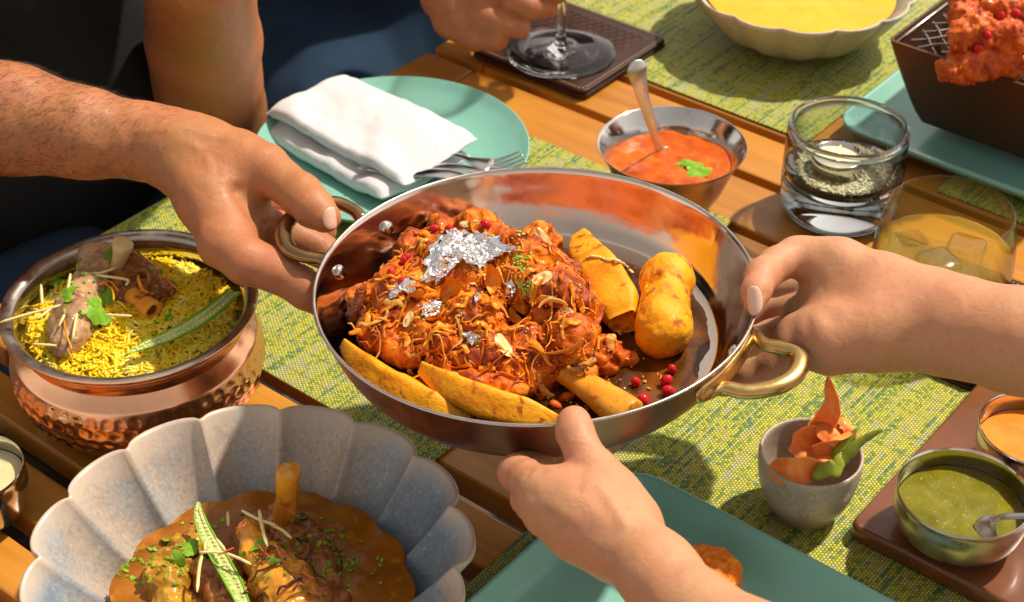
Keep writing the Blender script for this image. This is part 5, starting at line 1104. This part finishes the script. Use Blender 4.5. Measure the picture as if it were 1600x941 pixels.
neck = [(ST(1.15, .70, .36), .06), (ST(1.14, .70, .60), .055)]
fnA = body_fn(core+[up, arm2, fa2], fing, CR)
Jf = core[0][2:]+core[1]+core[2]+core[3]+[j for c in fing for j in c]
manA = thing('person', 'man in a black shirt and dark jeans whose hairy right arm holds the pan', 'person', ST(1.15, .70, -.3))
vA = fine_coarse(fnA, Jf, Jf+core[0][:2]+up+arm2+fa2)
bA = mk('body', vA, M['skin_m'], manA); flush(bA, fing, manA.location)
nail(K(519, 341, .1715), -ray(519, 341)*.55+XX*.75+UP*.0, K(524, 352, .168)-K(498, 330, .172), .0140, .0120, M['nail'], manA)
cloth('shirt', [[(ST(1.19, .70, -.24), .150), (ST(1.17, .70, .05), .150), (ST(1.16, .68, .34), .150)], [(ST(1.15, .55, .40), .085), (RS, .080), (RE*.45+RS*.55, .074)], [(ST(1.15, .85, .40), .085), (LS, .080), (LS*.6+arm2[1][0]*.4, .075)],
                [(ST(1.12, .62, .02), .10), (ST(1.12, .78, .02), .10)]], M['black'], manA, amp=.011, f=10, seed_=1)
cloth('jeans', [[(ST(1.20, .66, -.26), .11), (ST(1.00, .63, -.135), .092), (ST(.87, .60, -.175), .078)], [(ST(1.20, .80, -.28), .11), (ST(1.02, .83, -.140), .092), (ST(.88, .88, -.18), .078)], [(ST(.87, .60, -.19), .07), (ST(.84, .58, -.68), .055)], [(ST(.86, .86, -.22), .07), (ST(.84, .86, -.68), .055)]], M['denim'], manA, amp=.004, seed_=2)
# pocket seams on the jeans
jn = [o for o in manA.children if o.name.startswith('jeans')][0]; jv = np.empty(len(jn.data.vertices)*3, np.float32); jn.data.vertices.foreach_get('co', jv); jv = jv.reshape(-1, 3)+np.array(manA.location)
jf = [tuple(q.vertices) for q in jn.data.polygons]; hj = hitter([bvh((jv, jf))])
for px in ([(193, 272), (205, 292), (222, 312), (236, 335), (243, 362)], [(246, 270), (238, 288), (226, 306)], [(120, 300), (170, 306), (205, 322)]):
    q = [hj(*a) for a in px]
    if all(a is not None for a in q): mk('seam', tube(smoothprof([a[0]+a[1]*.0006 for a in q], 5), .0007, 6), M['stitch_dark'], jn)
# hair on the forearm
va = vA[0][:]; nf = len(va); ax0, ax1 = core[0][2][0], core[0][5][0]; axd = nrmz(ax1-ax0)
idx = rng.integers(0, nf, 90000); L = []; cnt = 0; vn = vnormals(vA[0], vA[1])
for i in idx:
    p = va[i]; u = (p-core[0][1][0]) @ axd; tot = np.linalg.norm(ax1-core[0][1][0])
    if u < -.02 or u > tot*.98: continue
    if np.linalg.norm(p-(core[0][1][0]+axd*u)) > .05: continue
    if random.random() < (u/tot)**1.2*.85+.02: continue
    n = vn[i]; n = n if n @ (p-(core[0][1][0]+axd*u)) > 0 else -n
    if n @ (CP-p) < -.05: continue
    t = nrmz(axd*random.uniform(.2, 1.0)-np.cross(axd, n)*random.gauss(.45, .35)+n*.22); c2 = nrmz(np.cross(n, t)); l = random.uniform(.005, .011); b = random.gauss(0, .4)
    pts = [p+t*l*q+c2*b*l*q*q-n*l*.22*q*q for q in (0, .33, .66, 1)]; L.append(tube(pts, [.00006, .00005, .00004, .00002], 3, cap=False)); cnt += 1
    if cnt > 2800: break
mk('arm_hair', join(L), M['hair'], manA, kind='stuff')
# ---- person in blue denim at the top, pinching the wine glass stem
pb_ = thing('person', 'person in blue denim whose fingers hold the wine glass stem, top centre', 'person', ST(1.14, 1.17, -.3))
coreB = [[J(720, -60, .075, 44), J(700, -10, .070, 40), J(720, 20, .062, 30)], [J(740, -70, .09, 44), J(760, -20, .085, 34)], [J(700, -150, .12, 42), J(720, -60, .08, 44)], [J(780, -80, .09, 36), J(800, -30, .085, 28)]]
fingB = [[J(694, -5, .066, 30), J(706, 32, .052, 29), J(742, 53, .046, 26), J(775, 60, .048, 20)], [J(730, -10, .072, 27), J(752, 20, .066, 26), J(780, 36, .060, 24), J(812, 44, .058, 17)],
         [J(775, -30, .085, 24), J(800, -2, .080, 22), J(828, 12, .074, 19), J(858, 14, .070, 14)], [J(800, -60, .10, 24), J(835, -35, .095, 22), J(870, -12, .085, 18)]]
fnB = body_fn(coreB+[[(ST(1.10, 1.36, .36), .045), (ST(1.05, 1.42, .12), .038), J(700, -150, .12, 42)]], fingB, (), .012, .005)
JB = [j for c in coreB+fingB for j in c]
bB = mk('body', surf(fnB, *bounds(JB, .004), .0014, margin=.003), M['skin_m'], pb_); flush(bB, fingB, pb_.location)
a_, ra_ = fingB[2][0]; b_, rb_ = fingB[2][1]
ringc = a_*.15+b_*.85; T_ = nrmz(b_-a_); B3 = basis(T_); th = np.linspace(0, 2*np.pi, 36, endpoint=False); rp = np.array([ringc+(B3[0]*math.cos(t)+B3[1]*math.sin(t))*rb_*1.04 for t in th]); rp = np.vstack([rp, rp[:2]])
mk('ring', tube(rp, .0012, 8, .8), M['brass'], pb_)
cloth('denim_clothes', [[(ST(1.19, 1.16, -.28), .15), (ST(1.17, 1.18, .05), .15), (ST(1.17, 1.18, .36), .14)], [(ST(1.19, 1.05, -.22), .10), (ST(1.04, 1.00, -.125), .075), (ST(.96, .97, -.14), .058)], [(ST(1.12, 1.05, -.12), .10), (ST(1.10, 1.28, -.10), .10)],
                    [(ST(1.17, 1.32, .38), .07), (ST(1.10, 1.36, .36), .065), (ST(1.06, 1.42, .14), .058)]], M['denim2'], pb_, amp=.008, f=11, seed_=3)
# ---- person at the lower right (right hand on the rim, left hand under the pan)
pC = thing('person', 'person at the lower right whose bare arms reach in, both hands on the pan', 'person', ST(-.17, .60, -.3))
CRS = ST(-.13, .80, .40); CLS = ST(-.13, .42, .38)
w1 = P(1365, 485, .155); w2 = P(1582, 530, .172); d_ = nrmz(w2-w1); E_R = w1+d_*.235
fr = [(E_R, .040), (w1+d_*.16, .0335), J(1582, 531, .172, 76), J(1500, 512, .166, 73), J(1440, 498, .162, 70)]
coreC = [fr, [J(1450, 470, .166, 48), J(1380, 446, .166, 44), J(1310, 420, .166, 42), J(1262, 402, .166, 30)], [J(1450, 515, .158, 52), J(1370, 520, .156, 54), J(1300, 530, .150, 48), J(1252, 530, .142, 40)],
         [J(1370, 480, .156, 60), J(1300, 485, .144, 46), J(1256, 495, .132, 34)]]
fingC = [[J(1275, 408, .168, 34), J(1243, 402, .168, 30), J(1212, 414, .169, 27), J(1192, 430, .170, 27), J(1182, 455, .170, 23), J(1177, 478, .168, 15)],
         [J(1240, 545, .140, 34), J(1210, 572, .130, 27), J(1170, 590, .120, 24), J(1130, 600, .108, 20)], [J(1250, 512, .122, 30), J(1205, 525, .108, 25), J(1150, 540, .108, 24), J(1110, 545, .100, 21)],
         [J(1255, 485, .118, 29), J(1205, 492, .102, 24), J(1150, 500, .098, 22), J(1100, 505, .098, 21)], [J(1262, 460, .120, 28), J(1210, 462, .104, 24), J(1160, 465, .098, 22), J(1110, 465, .098, 20)]]
CRC = [(K(1232, 396, .186), K(1240, 430, .180), .0018, .0013), (K(1224, 400, .186), K(1230, 432, .180), .0014, .0011), (K(1216, 404, .186), K(1222, 434, .180), .0014, .0009), (K(1190, 432, .19), K(1212, 442, .185), .0016, .0010), (K(1330, 560, .17), K(1360, 500, .18), .0024, .0007), (K(1345, 565, .17), K(1375, 505, .18), .0020, .0006), (K(1240, 432, .172), K(1300, 495, .172), .0050, .0018), (K(1255, 470, .168), K(1262, 560, .160), .004, .0014), (K(1400, 490, .185), K(1490, 520, .188), .0030, -.0024), (K(1420, 512, .182), K(1500, 545, .184), .004, -.0016), (K(1340, 575, .165), K(1290, 545, .168), .003, .0006)]
u1 = P(985, 850, .150); u2 = P(1100, 955, .160); e_ = nrmz(u2-u1); E_L = u1+e_*.22
fl2 = [(E_L, .038), (u1+e_*.13, .033), J(1090, 962, .160, 61), J(1030, 898, .155, 58), J(975, 845, .150, 57)]
coreD = [fl2, [J(966, 836, .150, 46), J(915, 812, .152, 44), J(862, 780, .148, 37), J(842, 766, .146, 31)], [J(965, 825, .150, 44), J(930, 796, .154, 42), J(890, 775, .150, 35)], [J(982, 815, .148, 36), J(956, 775, .152, 37), J(938, 745, .155, 32)],
         [J(955, 850, .148, 42), J(900, 826, .144, 36), J(858, 803, .140, 29)]]
fingD = [[J(948, 762, .155, 36), J(928, 732, .159, 32), J(910, 702, .163, 27.5), J(899, 675, .166, 28.5), J(896, 661, .168, 27)],
         [J(850, 775, .146, 34), J(826, 750, .142, 30), J(808, 738, .136, 29), J(838, 722, .120, 25), J(880, 705, .108, 22)],
         [J(850, 797, .140, 29), J(832, 788, .136, 27), J(824, 780, .128, 25), J(860, 745, .108, 23), J(900, 730, .100, 20)], [J(862, 812, .134, 30), J(845, 805, .124, 24), J(858, 790, .114, 23), J(900, 765, .102, 20)]]
CRD = [(K(806, 764, .158), K(828, 774, .160), .0028, .0016), (K(798, 722, .155), K(822, 742, .158), .0016, .0009), (K(804, 716, .155), K(830, 736, .158), .0014, .0008), (K(882, 684, .182), K(916, 678, .182), .0014, .0009), (K(882, 691, .182), K(918, 685, .182), .0014, .0010), (K(935, 745, .178), K(975, 815, .172), .0035, -.0012), (K(850, 745, .16), K(872, 742, .16), .004, .0014), (K(905, 770, .17), K(915, 730, .165), .004, .0010), (K(880, 700, .178), K(915, 690, .178), .0018, .0005), (K(930, 830, .172), K(860, 790, .165), .004, -.0006), (K(950, 815, .175), K(895, 775, .17), .004, -.0006)]
armsC = [[(E_R, .040), (CRS, .048)], [(E_L, .038), (CLS, .048)]]; torso = [[(ST(-.17, .60, .34), .055), (ST(-.17, .60, .56), .05)]]
fC = body_fn(coreC, fingC, CRC, nz=.0005); fD = body_fn(coreD, fingD, CRD, nz=.0005)
Jc = coreC[0][1:]+[j for c in coreC[1:]+fingC for j in c]; Jd = coreD[0][1:]+[j for c in coreD[1:]+fingD for j in c]
v1 = surf(fC, *bounds(Jc, .004), .0013, margin=.003); v2 = surf(fD, *bounds(Jd, .004), .0013, margin=.003)
def fU(p):
    d = None
    for ch in armsC+torso+[fr[:3], fl2[:3], [(ST(-.17, .60, .40), .05), (CRS, .045)], [(ST(-.17, .60, .40), .05), (CLS, .045)]]: e = chain_d(p, ch, .01); d = e if d is None else smin(d, e, .02)
    return d+.0006
v3 = surf(fU, *bounds([j for c in armsC+torso+[fr[:2], fl2[:2]] for j in c], .01), .006, margin=.01)
def cat3(*a):
    V = []; F_ = []; n = 0
    for v, f in a: V.append(v); F_.append(f+n); n += len(v)
    return np.concatenate(V), np.concatenate(F_)
bC = mk('body', cat3(v1, v2, v3), M['skin_f'], pC); flush(bC, fingC+fingD, pC.location)
nail(K(1177, 470, .178), -ray(1177, 470)*.8-XX*.55, K(1168, 498, .172)-K(1182, 450, .180), .0170, .0098, M['nail2'], pC, .0010)
cloth('blouse', [[(ST(-.20, .60, -.20), .12), (ST(-.20, .60, .30), .125)], [(ST(-.18, .70, .34), .075), (CRS, .068), (CRS*.6+E_R*.4, .058)], [(ST(-.18, .50, .33), .075), (CLS, .068), (CLS*.6+E_L*.4, .058)]], simple('cream_blouse', (.62, .56, .48), .85), pC, seed_=4)
cloth('trousers', [[(ST(-.20, .52, -.26), .11), (ST(.0, .50, -.24), .08), (ST(.06, .48, -.26), .07), (ST(.05, .48, -.69), .05)], [(ST(-.20, .70, -.26), .11), (ST(.0, .72, -.24), .08), (ST(.06, .72, -.26), .07), (ST(.05, .72, -.69), .05)]], M['denim'], pC, seed_=5, h=.008)
# stools that carry the seated people
def stool(s, t, label):
    o = thing('stool', label, 'stool', ST(s, t, -.74), 'stools around the table'); mk('seat', slab(.17, .17, -.40, -.365, .03, .008, ST(s, t, 0), RZ), M['wood_dark'], o)
    for a in (-.13, .13):
        for b in (-.13, .13): mk('leg', slab(.02, .02, -.739, -.401, .004, .002, ST(s+a, t+b, 0), RZ), M['wood_dark'], o)
stool(1.22, .71, 'dark wooden stool under the man in the black shirt'); stool(1.21, 1.16, 'dark wooden stool under the person in blue denim'); stool(-.22, .61, 'dark wooden stool under the person at the lower right')
